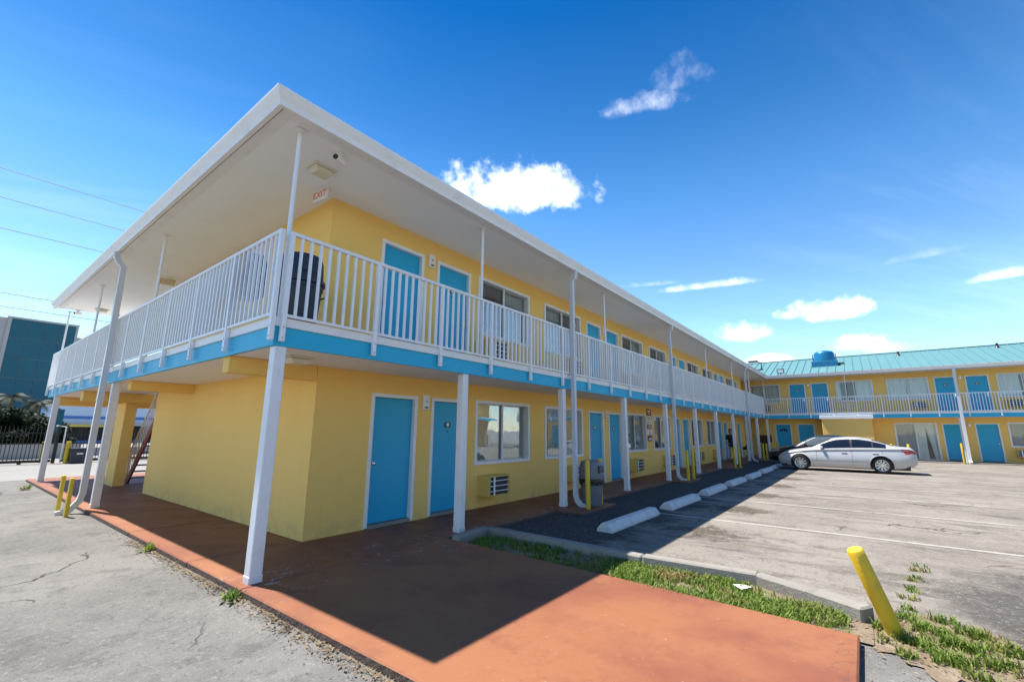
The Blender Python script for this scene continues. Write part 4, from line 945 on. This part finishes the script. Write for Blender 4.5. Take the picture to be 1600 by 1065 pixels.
            rm.prism([(cos(q*pi/8)*.055, sin(q*pi/8)*.055) for q in range(16)], .08, .126, lambda a, b, c: (b*sg_, a, c))
            r_o = bpy.data.objects.new('rim', rm.mesh('rim', 'rim', smooth=40)); COL.objects.link(r_o); r_o.parent = we
    for sg_ in (1, -1):
        for s0 in (1.50, 2.745, 3.74):
            mb = MB(); n = 10
            z0_, z1_ = interp(BOT, s0)+.10, interp(BELT, s0)
            for q in range(n):
                za, zb2 = z0_+(z1_-z0_)*q/n, z0_+(z1_-z0_)*(q+1)/n
                oa = .34*max(0, (.62-za)) if s0 > 3.5 else 0; ob = .34*max(0, (.62-zb2)) if s0 > 3.5 else 0
                mb.quad(P(s0-.004-oa, sg_*(side_w(s0-oa, za)+.004), za), P(s0+.004-oa, sg_*(side_w(s0-oa, za)+.004), za), P(s0+.004-ob, sg_*(side_w(s0-ob, zb2)+.004), zb2), P(s0-.004-ob, sg_*(side_w(s0-ob, zb2)+.004), zb2))
            obj('door_seam', mb, 'black', e)
        for s0 in (2.48, 3.52):
            w0 = side_w(s0, .80)+.012
            obj('door_handle', MB().box(w0-.012, w0+.022, 2.4-s0-.10, 2.4-s0+.10, .79, .815, lambda a, b, c: (sg_*a, b, c)), paint, e, bevel=.008)
        mb = MB(); w0 = side_w(1.72, .9); mb.box(w0-.02, w0+.14, 2.4-1.72-.05, 2.4-1.72+.06, .93, 1.05, lambda a, b, c: (sg_*a, b, c)); obj('mirror', mb, paint, e, bevel=.03)
        mb = MB()
        for q in range(20):
            sa, sb_ = 1.35+1.85*q/20, 1.35+1.85*(q+1)/20
            mb.quad(P(sa, sg_*(side_w(sa, .36)+.014), .345), P(sb_, sg_*(side_w(sb_, .36)+.014), .345), P(sb_, sg_*(side_w(sb_, .40)+.006), .40), P(sa, sg_*(side_w(sa, .40)+.006), .40))
        obj('side_moulding', mb, paint, e)
        obj('fog_lamp', MB().lathe([(.04, 0), (.03, .02)], n=10), 'lamp_clear', e, loc=P(.16, sg_*.64, .36))
        mb = MB()
        for q in range(10):
            sa, sb_ = 4.40+.2*q/10, 4.40+.2*(q+1)/10
            mb.quad(P(sa, sg_*(side_w(sa, .92)+.006), .90), P(sb_, sg_*(side_w(sb_, .92)+.006), .90), P(sb_, sg_*(side_w(sb_, .95)+.006), .945), P(sa, sg_*(side_w(sa, .95)+.006), .945))
        obj('indicator', mb, 'lamp_amber', e)
    obj('grille', MB().box(-.42, .42, 2.392, 2.415, .42, .55), 'black', e, bevel=.01)
    obj('antenna', MB().tube([(0, -.9, 1.36), (0, -1.05, 1.45)], .008, 6), 'black', e)
    return e
car('parked_car', 21.32, -3.2, 'silver four-door sedan with dark side windows parked nose-in across from the kerb', 'car_silver', 'car_glass')
car('parked_car', 24.4, -2.35, 'black sedan parked in the bay behind the silver one', 'car_black', 'car_glass_light').scale = (1, 1, 1.05)

# ------------------------------------------------------------------ person and clutter at the far end of the walkway
def skin_figure(name, bones, mat, parent, sub=2):
    """bones: {id:(pos, radius, parent_id)}"""
    ids = list(bones); me = bpy.data.meshes.new(name); me.from_pydata([bones[i][0] for i in ids], [(ids.index(bones[i][2]), ids.index(i)) for i in ids if bones[i][2] is not None], [])
    o = bpy.data.objects.new(name, me); COL.objects.link(o)
    md = o.modifiers.new('s', 'SKIN'); 
    for k, i in enumerate(ids):
        r_ = bones[i][1]; me.skin_vertices[0].data[k].radius = r_ if isinstance(r_, tuple) else (r_, r_); me.skin_vertices[0].data[k].use_root = bones[i][2] is None
    sb = o.modifiers.new('u', 'SUBSURF'); sb.levels = sub; sb.render_levels = sub
    dg = bpy.context.evaluated_depsgraph_get(); m2 = bpy.data.meshes.new_from_object(o.evaluated_get(dg)); bpy.data.objects.remove(o)
    m2.materials.clear(); m2.materials.append(MATS[mat]); m2.polygons.foreach_set('use_smooth', [True]*len(m2.polygons))
    return link(name, m2, parent)
pe = empty('person', (23.75, -.62, 0), 'person in loose black top standing by a door behind the walkway posts', 'person', None, True, R(-60))
body = {'pel': ((0, 0, .92), (.14, .11), None), 'waist': ((0, .0, 1.08), (.125, .10), 'pel'), 'chest': ((0, .0, 1.27), (.155, .11), 'waist'), 'neckb': ((0, .0, 1.40), (.09, .075), 'chest'), 'neck': ((0, -.01, 1.47), .05, 'neckb'), 'jaw': ((0, -.035, 1.54), (.06, .07), 'neck'), 'head': ((0, -.02, 1.62), (.075, .09), 'jaw'), 'crown': ((0, -.01, 1.69), (.055, .065), 'head'), 'nose': ((0, -.115, 1.60), .014, 'head')}
for s, n in ((-1, 'l'), (1, 'r')):
    body.update({'sh'+n: ((s*.17, 0, 1.36), .06, 'neckb'), 'el'+n: ((s*.24, .03, 1.10), .043, 'sh'+n), 'wr'+n: ((s*.20, -.14, .95), .028, 'el'+n), 'pa'+n: ((s*.185, -.20, .92), (.034, .018), 'wr'+n)})
    for f in range(4): body['f%d%s' % (f, n)] = ((s*.185+(f-1.5)*.018, -.275-.012*(1 if f in (1, 2) else 0), .895), .0085, 'pa'+n)
    body['th'+n] = ((s*.185-s*.05, -.23, .925), .010, 'pa'+n)
    body.update({'hip'+n: ((s*.09, 0, .86), .095, 'pel'), 'kn'+n: ((s*.10, -.03+.02*s, .48), .058, 'hip'+n), 'an'+n: ((s*.105, .02, .09), .036, 'kn'+n), 'toe'+n: ((s*.12, -.13, .035), .033, 'an'+n)})
fig = skin_figure('body', body, 'skin', pe)
top = {'a': ((0, .0, .70), (.20, .16), None), 'b': ((0, .0, .95), (.185, .145), 'a'), 'c': ((0, .0, 1.15), (.165, .13), 'b'), 'd': ((0, .0, 1.31), (.175, .125), 'c'), 'e': ((0, .0, 1.42), (.09, .08), 'd')}
for s, n in ((-1, 'l'), (1, 'r')): top.update({'s'+n: ((s*.17, 0, 1.37), .075, 'd'), 't'+n: ((s*.235, .025, 1.13), .065, 's'+n)})
skin_figure('top', top, 'cloth_black', pe)
hair = MB().lathe([(.02, .15), (.07, .14), (.10, .09), (.105, .03), (.10, -.03), (.085, -.09), (.05, -.1)], (0, .012, 1.60), 18); obj('hair', hair, 'hair', pe, smooth=60)
for s in (-1, 1):
    obj('shoe', MB().tube([(s*.105, .06, .04), (s*.115, -.06, .04), (s*.125, -.19, .03)], .045, 10, rs=[.04, .047, .034]), 'shoe', pe, smooth=50)
    obj('eye', MB().lathe([(.012, 0), (.006, .006)], (s*.032, -.098, 1.625), 8), 'black', pe)
TBL = empty('small_table', (28.3, -.5, 0), 'small white table with dark things on top against the far end of the walkway', 'table')
obj('table_top', MB().box(28.0, 28.7, -.75, -.25, .44, .48), 'plate_white', TBL, bevel=.01)
for dx in (28.04, 28.66):
    for dy in (-.71, -.29): obj('leg', MB().box(dx-.03, dx+.03, dy-.03, dy+.03, 0, .44), 'plate_white', TBL)
obj('apron', MB().box(28.02, 28.68, -.74, -.70, .30, .44), 'plate_white', TBL)
bg_ = empty('black_bag', (28.35, -.5, .48), 'crumpled black bag lying on the small white table', 'bag')
mb = MB(); rr = random.Random(8); rings = [(.20, 0), (.25, .06), (.22, .14), (.13, .20), (.03, .22)]
for r, z in rings:
    pass
bgm = MB().lathe(rings, (28.35, -.5, .48), 16); bgm.v = [(x+rr.uniform(-.02, .02), y+rr.uniform(-.02, .02), z+(rr.uniform(-.012, .012) if z > .5 else 0)) for x, y, z in bgm.v]; obj('sack', bgm, 'bin_bag', bg_, smooth=60); obj('knot', MB().lathe([(.02, .69), (.045, .73), (.03, .76)], (28.35, -.5, 0), 8), 'bin_bag', bg_, smooth=60)
cb = empty('wall_cabinet', (33.3, -.9, 0), 'dark brown cabinet fixed to the wall in the corner where the wings meet', 'cabinet')
obj('case', MB().box(33.1, 33.395, -1.24, -.5, .88, 1.36), 'brown_wood', cb, bevel=.01); obj('door_panel', MB().box(33.08, 33.098, -1.18, -.56, .93, 1.31), 'brown_wood', cb, bevel=.005); obj('stand', MB().box(33.15, 33.395, -1.02, -.72, -.02, .88), 'brown_wood', cb, bevel=.01)

# ------------------------------------------------------------------ grass, weeds, litter
def blades(name, spots, label, h=(.03, .085), seed=1, w=.006, mat='grass'):
    rr = random.Random(seed); mb = MB()
    for x, y, z in spots:
        for _ in range(rr.randint(3, 6)):
            t = rr.uniform(0, 2*pi); hh = rr.uniform(*h); l = rr.uniform(.2, .9)*hh; c, s_ = cos(t), sin(t); bw = w*rr.uniform(.7, 1.5)
            px_, py_ = x+rr.gauss(0, .018), y+rr.gauss(0, .018)
            a = (px_-s_*bw, py_+c*bw, z); b = (px_+s_*bw, py_-c*bw, z); m1 = (px_+c*l*.4-s_*bw*.8, py_+s_*l*.4+c*bw*.8, z+hh*.62); m2_ = (px_+c*l*.4+s_*bw*.8, py_+s_*l*.4-c*bw*.8, z+hh*.62); tp = (px_+c*l, py_+s_*l, z+hh*rr.uniform(.7, 1))
            mb.quad(a, b, m2_, m1); mb.quad(m1, m2_, tp)
    return tag(link(name, mb.mesh(name, mat, norm=False)), label, 'grass', kind='stuff')
rr = random.Random(11); sp = []
def nz(x, y): return .5+.25*sin(x*5.1+y*2.3)+.25*sin(y*4.3-x*3.1+1)
while len(sp) < 2500:
    y = rr.uniform(-6.2, -1.7); x0 = 1.45-.095*max(0, -1.6-y)*.5; x1 = 2.1 if y > -5.3 else 2.1-.42*(-5.3-y)
    x = rr.uniform(x0-.03, x1)
    dens = nz(x*1.5, y*1.3)*(.30 if y > -3.6 else 1.0)
    if rr.random() < dens+.02 and y > -6.12: sp.append((x, y, -.05))
blades('grass_strip', sp, 'patchy grass growing between the terracotta slab and the raised kerb', seed=2)
sp = []
while len(sp) < 520:
    t = rr.uniform(0, 2*pi); q = rr.random()**.7; x, y = 1.62+cos(t)*.62*q, -6.78+sin(t)*.48*q
    if nz(x*4, y*4) > .42+rr.random()*.4: sp.append((x, y, ZP))
blades('grass_patch', sp, 'rough grass round the foot of the leaning bollard', (.025, .10), 3, .005)
sp = []
for k in range(120):
    t = rr.random(); x, y = 2.35+2.0*t, -6.55-.25*t
    if nz(x*3, y) > .55: sp.append((x, y+rr.gauss(0, .04), ZP))
blades('crack_grass', sp, 'thin line of grass in the lot crack beyond the leaning bollard', (.02, .07), 4)
def weed(x, y, label, s=1.0, seed=1):
    rr = random.Random(seed); e = empty('weed', (x, y, ZP), label, 'weed', None, True); mb = MB()
    for k in range(26):
        t = rr.uniform(0, 2*pi); el = rr.uniform(.15, 1.2); L_ = rr.uniform(.05, .13)*s; d = Vector((cos(t)*cos(el), sin(t)*cos(el), sin(el))); sd = d.cross(Vector((0, 0, 1))).normalized()*.017*s; o = Vector((rr.gauss(0, .03), rr.gauss(0, .03), 0))*s
        mb.quad(o, o+d*L_*.5+sd, o+d*L_, o+d*L_*.5-sd)
    obj('leaves', mb, 'grass', e); mb2 = MB()
    for k in range(5):
        t = rr.uniform(0, 2*pi); mb2.tube([(0, 0, -.01), (cos(t)*.05*s, sin(t)*.05*s, .07*s)], .003, 5)
    obj('stem', mb2, 'grass', e)
weed(-1.40, 1.35, 'small green weed at the slab edge halfway to the end downpipe', 1.2, 1); weed(-1.42, -1.42, 'small green weed at the slab edge beside the corner post', 1.15, 2); weed(-1.6, 11.2, 'weed at the slab edge by the farthest end post', 1.4, 3)
lb = MB(); rr = random.Random(21)
for k in range(2100):
    u = rr.random()
    if u < .62: y = rr.uniform(-4.6, 2.2); x = -1.36-abs(rr.gauss(0, .06))
    elif u < .8: x, y = rr.uniform(1.3, 2.1), rr.uniform(-6.2, -2)
    else: x, y = 1.62+rr.gauss(0, .35), -6.7+rr.gauss(0, .28)
    z = (ZP-.002 if u < .62 else (-.04 if u < .8 else ZP+.008))+rr.uniform(0, .012); t = rr.uniform(0, 2*pi); L_ = rr.uniform(.008, .028); w_ = L_*rr.uniform(.2, .5); c, s_ = cos(t), sin(t); h1, h2 = rr.uniform(0, .014), rr.uniform(0, .014)
    lb.quad((x-c*L_, y-s_*L_, z), (x+s_*w_, y-c*w_, z+h1), (x+c*L_, y+s_*L_, z+h2), (x-s_*w_, y+c*w_, z+h1*.5))
tag(link('leaf_litter', lb.mesh('leaf_litter', 'litter', norm=False)), 'dry leaf litter along the slab edge and in the grass', 'litter', kind='stuff')
gr = MB(); rr = random.Random(31)
for k in range(900):
    y = rr.uniform(-4.7, 3.5) if k < 600 else rr.uniform(-7.2, -6.2); x = -1.37-abs(rr.gauss(0, .09)) if k < 600 else rr.gauss(1.6, .4); r_ = rr.uniform(.003, .011); z = ZP-.006
    i = len(gr.v); gr.v += [(x+r_*rr.uniform(.7, 1.2)*a, y+r_*rr.uniform(.7, 1.2)*b, z+r_*1.1*c) for a, b, c in ((1, 0, .2), (0, 1, .1), (-1, 0, .2), (0, -1, .1), (.1, .1, 1))]
    for q in range(4): gr.f.append((i+q, i+(q+1) % 4, i+4)); gr.m.append(0)
tag(link('gravel', gr.mesh('gravel', 'concrete', norm=False)), 'loose gravel crumbs along the edge of the driveway', 'gravel', kind='stuff')
ppo = MB(); ppo.quad((1.82, -5.26, -.005), (1.93, -5.34, .005), (1.99, -5.24, -.003), (1.88, -5.17, .012)); tag(obj('paper_scrap', ppo, 'paper'), 'scrap of white paper lying in the grass strip beside the kerb', 'litter')

# ------------------------------------------------------------------ beyond the driveway: gate, hedge, palms, buildings, wires
FY = 23.2
ft = empty('sliding_gate', (-6, FY, ZP), 'long black iron picket gate across the driveway', 'gate')
pk = MB().box(-.012, .012, -.012, .012, 0, 1.55).mesh('picket', 'iron')
def fence(e, x0, x1, spear=False):
    obj('rail', MB().box(x0, x1, FY-.03, FY+.03, ZP+.05, ZP+.17), 'iron', e); obj('rail', MB().box(x0, x1, FY-.02, FY+.02, ZP+1.32, ZP+1.37), 'iron', e); obj('rail', MB().box(x0, x1, FY-.02, FY+.02, ZP+.86, ZP+.90), 'iron', e)
    x = x0+.06
    while x < x1: link('picket', pk, e, (x, FY, ZP+.1)); x += .125
fence(ft, -14, .28); obj('roller', MB().box(-.75, -.63, FY-.05, FY+.05, ZP-.02, ZP+.05), 'iron', ft)
ff = empty('picket_fence', (2.5, FY, ZP), 'black iron picket fence behind the end staircase', 'fence'); fence(ff, .62, 14)
gp_ = empty('gate_post', (.45, FY, ZP), 'tall black gate post with a white tube frame beside it', 'post')
obj('column', MB().box(.30, .42, FY-.06, FY+.06, ZP, 1.62), 'iron', gp_); obj('frame', MB().tube([(.60, FY, ZP), (.60, FY, 1.58), (.26, FY, 1.62)], .03, 8), 'plate_white', gp_, smooth=40)
lw = empty('boundary_wall', (0, 28, ZP), 'low white block wall beyond the iron gate', 'wall'); obj('blocks', MB().box(-30, 2.0, 28, 28.25, ZP-.05, .62), 'pale_wall', lw); obj('coping', MB().box(-30, 2.05, 27.95, 28.3, .62, .69), 'pale_wall', lw)
lw2 = empty('boundary_wall', (12, 28, ZP), 'low white block wall with yellow top behind the picket fence', 'wall'); obj('blocks', MB().box(2.6, 26, 30, 30.25, ZP-.05, .32), 'pale_wall', lw2); obj('coping', MB().box(2.6, 26, 29.95, 30.3, .32, .40), 'pale_wall', lw2)
def bush(x, y, rx, ry, rz, z0, label, n, seed, grp='hedge bushes beyond the gate'):
    rr = random.Random(seed); e = empty('bush', (x, y, ZP), label, 'bush', grp, True); mb = MB()
    lobes = [(rr.gauss(0, rx*.42), rr.gauss(0, ry*.4), z0+rz*rr.uniform(.5, 1.25), rr.uniform(.32, .6)) for _ in range(11)]
    for k in range(n):
        lx, ly, lz, ls = rr.choice(lobes); d = Vector((rr.gauss(0, 1), rr.gauss(0, 1), rr.gauss(0, 1))).normalized()*(rr.random()**.35)
        p = Vector((lx+d.x*rx*ls, ly+d.y*ry*ls, max(.05, lz+d.z*rz*ls))); a = Vector((rr.gauss(0, 1), rr.gauss(0, 1), rr.gauss(0, .7))).normalized(); b = a.orthogonal().normalized(); L_ = rr.uniform(.07, .15)
        mb.quad(p-a*L_, p+b*L_*.45, p+a*L_, p-b*L_*.45)
    link('foliage', mb.mesh('foliage', 'hedge', norm=False), e)
    tk = MB()
    for k in range(5): tk.tube([(rr.gauss(0, .1), rr.gauss(0, .1), 0), (rr.gauss(0, rx*.3), rr.gauss(0, ry*.3), z0+rz*.6)], .03, 6)
    obj('stem', tk, 'trunk', e)
for i, (x, y, rx, rz, h, lb_) in enumerate(((-1.3, 30.2, 1.1, .75, .3, 'dark clipped bush at the street side of the hedge'), (-.25, 30.6, 1.2, 1.25, .6, 'tall rounded dark bush in front of the first palm'), (.55, 30.4, .9, 1.0, .5, 'dark bush below the second palm'), (1.35, 30.3, .7, .55, .25, 'low dark bush at the end of the white wall'), (-2.6, 30.4, 1.2, .8, .3, 'dark bush of the hedge farther along the street'))):
    bush(x, y, rx, .8, rz, h, lb_, 5200, 50+i)
def palm(x, y, h, label, seed, L0=1.15):
    rr = random.Random(seed); e = empty('palm_tree', (x, y, ZP), label, 'palm', 'palms beyond the gate', True)
    obj('trunk', MB().tube([(0, 0, 0), (.03, 0, h*.4), (.0, .02, h*.8), (.02, 0, h)], .1, 10, rs=[.15, .11, .10, .09]), 'trunk', e, smooth=40)
    for k in range(15):
        t = 2*pi*k/15+rr.uniform(-.2, .2); el = rr.uniform(-.1, 1.0); L_ = L0*rr.uniform(.8, 1.1); mb = MB(); pts = []
        for q in range(11):
            u = q/10; r_ = L_*u*cos(el*(1-u*.3)); zz = h+L_*(sin(el)*u-.75*u*u); pts.append(Vector((cos(t)*r_, sin(t)*r_, zz)))
        mb.tube(pts, .012, 5, rs=[.018-.0014*q for q in range(11)])
        for q in range(1, 40):
            u = q/40; i = min(9, int(u*10)); p = pts[i].lerp(pts[i+1], u*10-i); d = (pts[i+1]-pts[i]).normalized(); sd = d.cross(Vector((0, 0, 1))).normalized(); ll = .34*L0*sin(pi*(.15+.82*u))
            for s_ in (1, -1):
                tip = p+sd*s_*ll*.85+d*ll*.5-Vector((0, 0, ll*.45)); mb.quad(p-d*.014, p+d*.014, tip)
        link('frond', mb.mesh('frond', 'palm', norm=False), e)
palm(-.62, 33, 3.3, 'small palm standing in front of the teal building, nearer the street', 1); palm(.55, 33.5, 3.05, 'small palm half hidden by the end post of the gallery', 2, 1.0)
# teal clad block
tb = empty('teal_building', (2, 70, ZP), 'tall block clad in dark teal panels beyond the driveway gate', 'building')
obj('core', MB().box(-1.2, 6.2, 70.08, 82, ZP, 13.9), 'pale_wall', tb)
for cx in range(4):
    for r_ in range(6):
        x0 = .75+cx*1.36; z0 = .2+r_*2.28; obj('panel', MB().box(x0+.02, x0+1.34, 70.0, 70.078, z0+.02, z0+2.26), 'teal_panel', tb)
obj('corner_trim', MB().box(.45, .76, 69.95, 70.3, ZP, 13.95), 'pale_wall', tb); obj('corner_trim', MB().box(6.19, 6.42, 69.95, 70.3, ZP, 13.95), 'pale_wall', tb); obj('parapet', MB().box(.4, 6.45, 69.93, 70.4, 13.88, 14.1), 'pale_wall', tb)
obj('stair_tower', MB().box(-6, .43, 71, 80, ZP, 12.4), 'pale_wall', tb)
# low service building with canopy
sv = empty('service_building', (12, 58, ZP), 'low white and blue building with a dark open bay and yellow beam', 'building')
obj('upper_wall', MB().box(4.2, 40, 58, 66, 2.05, 3.75), 'bluewhite', sv); obj('blue_band', MB().box(4.2, 40, 57.94, 57.998, 2.42, 2.72), 'stripe_blue', sv); obj('grey_band', MB().box(4.2, 40, 57.7, 58.3, 1.75, 2.1), 'pale_wall', sv)
obj('back_wall', MB().box(4.2, 40, 65.7, 66, ZP, 2.05), 'interior', sv); obj('yellow_beam', MB().box(5.4, 10.5, 57.6, 57.69, 1.62, 1.80), 'yellow_band', sv)
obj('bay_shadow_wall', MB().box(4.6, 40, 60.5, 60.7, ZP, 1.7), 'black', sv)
for x in (4.3, 12, 20, 28, 36): obj('column', MB().box(x, x+.3, 57.8, 58.2, ZP, 1.75), 'pale_wall', sv)
obj('blue_kerb', MB().box(4.6, 30, 57.2, 57.5, ZP, .25), 'stripe_blue', sv); obj('roof_edge', MB().box(4.1, 40.1, 57.9, 66.1, 3.752, 3.9), 'pale_wall', sv)
wb = empty('white_block', (9, 90, ZP), 'pale building standing behind the teal block', 'building'); obj('wall', MB().box(7.5, 14, 90, 98, ZP, 15.0), 'pale_wall', wb); obj('parapet', MB().box(7.3, 14.2, 89.8, 98.2, 15.0, 15.4), 'pale_wall', wb)
bn = empty('banner_sign', (.4, 30, ZP), 'narrow dark teal banner on a pole beside the gate', 'sign'); obj('pole', MB().tube([(1.0, 29.2, ZP), (1.0, 29.2, 2.6)], .04, 8), 'iron', bn); obj('cloth', MB().box(.80, 1.22, 29.12, 29.15, 1.2, 2.55), 'teal_panel', bn); obj('mark', MB().box(1.08, 1.15, 29.115, 29.119, 1.32, 1.45), 'plate_white', bn)
poles = []
for x, lb_ in ((-42, 'wooden utility pole along the street before the gate'), (48, 'wooden utility pole behind the long wing')):
    e = empty('utility_pole', (x, 45, ZP), lb_, 'pole', 'utility poles along the street'); obj('shaft', MB().tube([(x, 45, ZP-.3), (x, 45, 22.6)], .16, 10, rs=[.2, .12]), 'wood_pole', e, smooth=40)
    for z in (21.8, 19.4, 17.0, 12.0, 11.0): obj('crossarm', MB().box(x-.08, x+.08, 44.3, 45.7, z-.12, z), 'wood_pole', e)
for i, (z0, lb_) in enumerate(((21.55, 'topmost power line crossing the sky at the roof end'), (19.2, 'second power line from the top crossing the sky'), (16.75, 'third power line from the top crossing the sky'), (11.7, 'fourth power line passing over the teal building'), (10.65, 'lowest power line passing over the teal building'))):
    pts = [(-42+90*k/40, 45, z0+.35*((k/20-1)**2)) for k in range(41)]
    tag(obj('power_line', MB().tube(pts, .028, 5), 'wire', smooth=40), lb_, 'cable', 'power lines along the street')

# ------------------------------------------------------------------ the wing across the lot, seen only in the window panes
B3 = empty('motel_wing', (16, -24, 0), 'sunlit yellow motel wing across the parking lot, mirrored in the windows', 'building')
obj('wall', MB().box(-6, 32, -31, -24, -.1, 5.3), 'yellow', B3); obj('gallery_floor', MB().box(-6, 32, -24, -22.8, 2.5, 2.75), 'ceiling', B3); obj('fascia', MB().box(-6, 32, -22.8, -22.76, 2.47, 2.70), 'blue', B3)
obj('roof_slab', MB().box(-6.4, 32.4, -31.4, -22.5, 5.3, 5.45), 'white', B3); obj('roof', MB().quad((-6.4, -22.5, 5.46), (32.4, -22.5, 5.46), (32.4, -27, 6.9), (-6.4, -27, 6.9)).quad((-6.4, -31.4, 5.46), (32.4, -31.4, 5.46), (32.4, -27, 6.9), (-6.4, -27, 6.9)), 'roof_teal', B3)
for k in range(12):
    for z in (.05, 2.8):
        x = -4+k*3; obj('door', MB().box(x, x+.9, -24.0+.002, -23.96, z, z+2.03), 'door_blue', B3)
    link('post', pm, B3, (-4.6+k*3, -22.9, -.1))
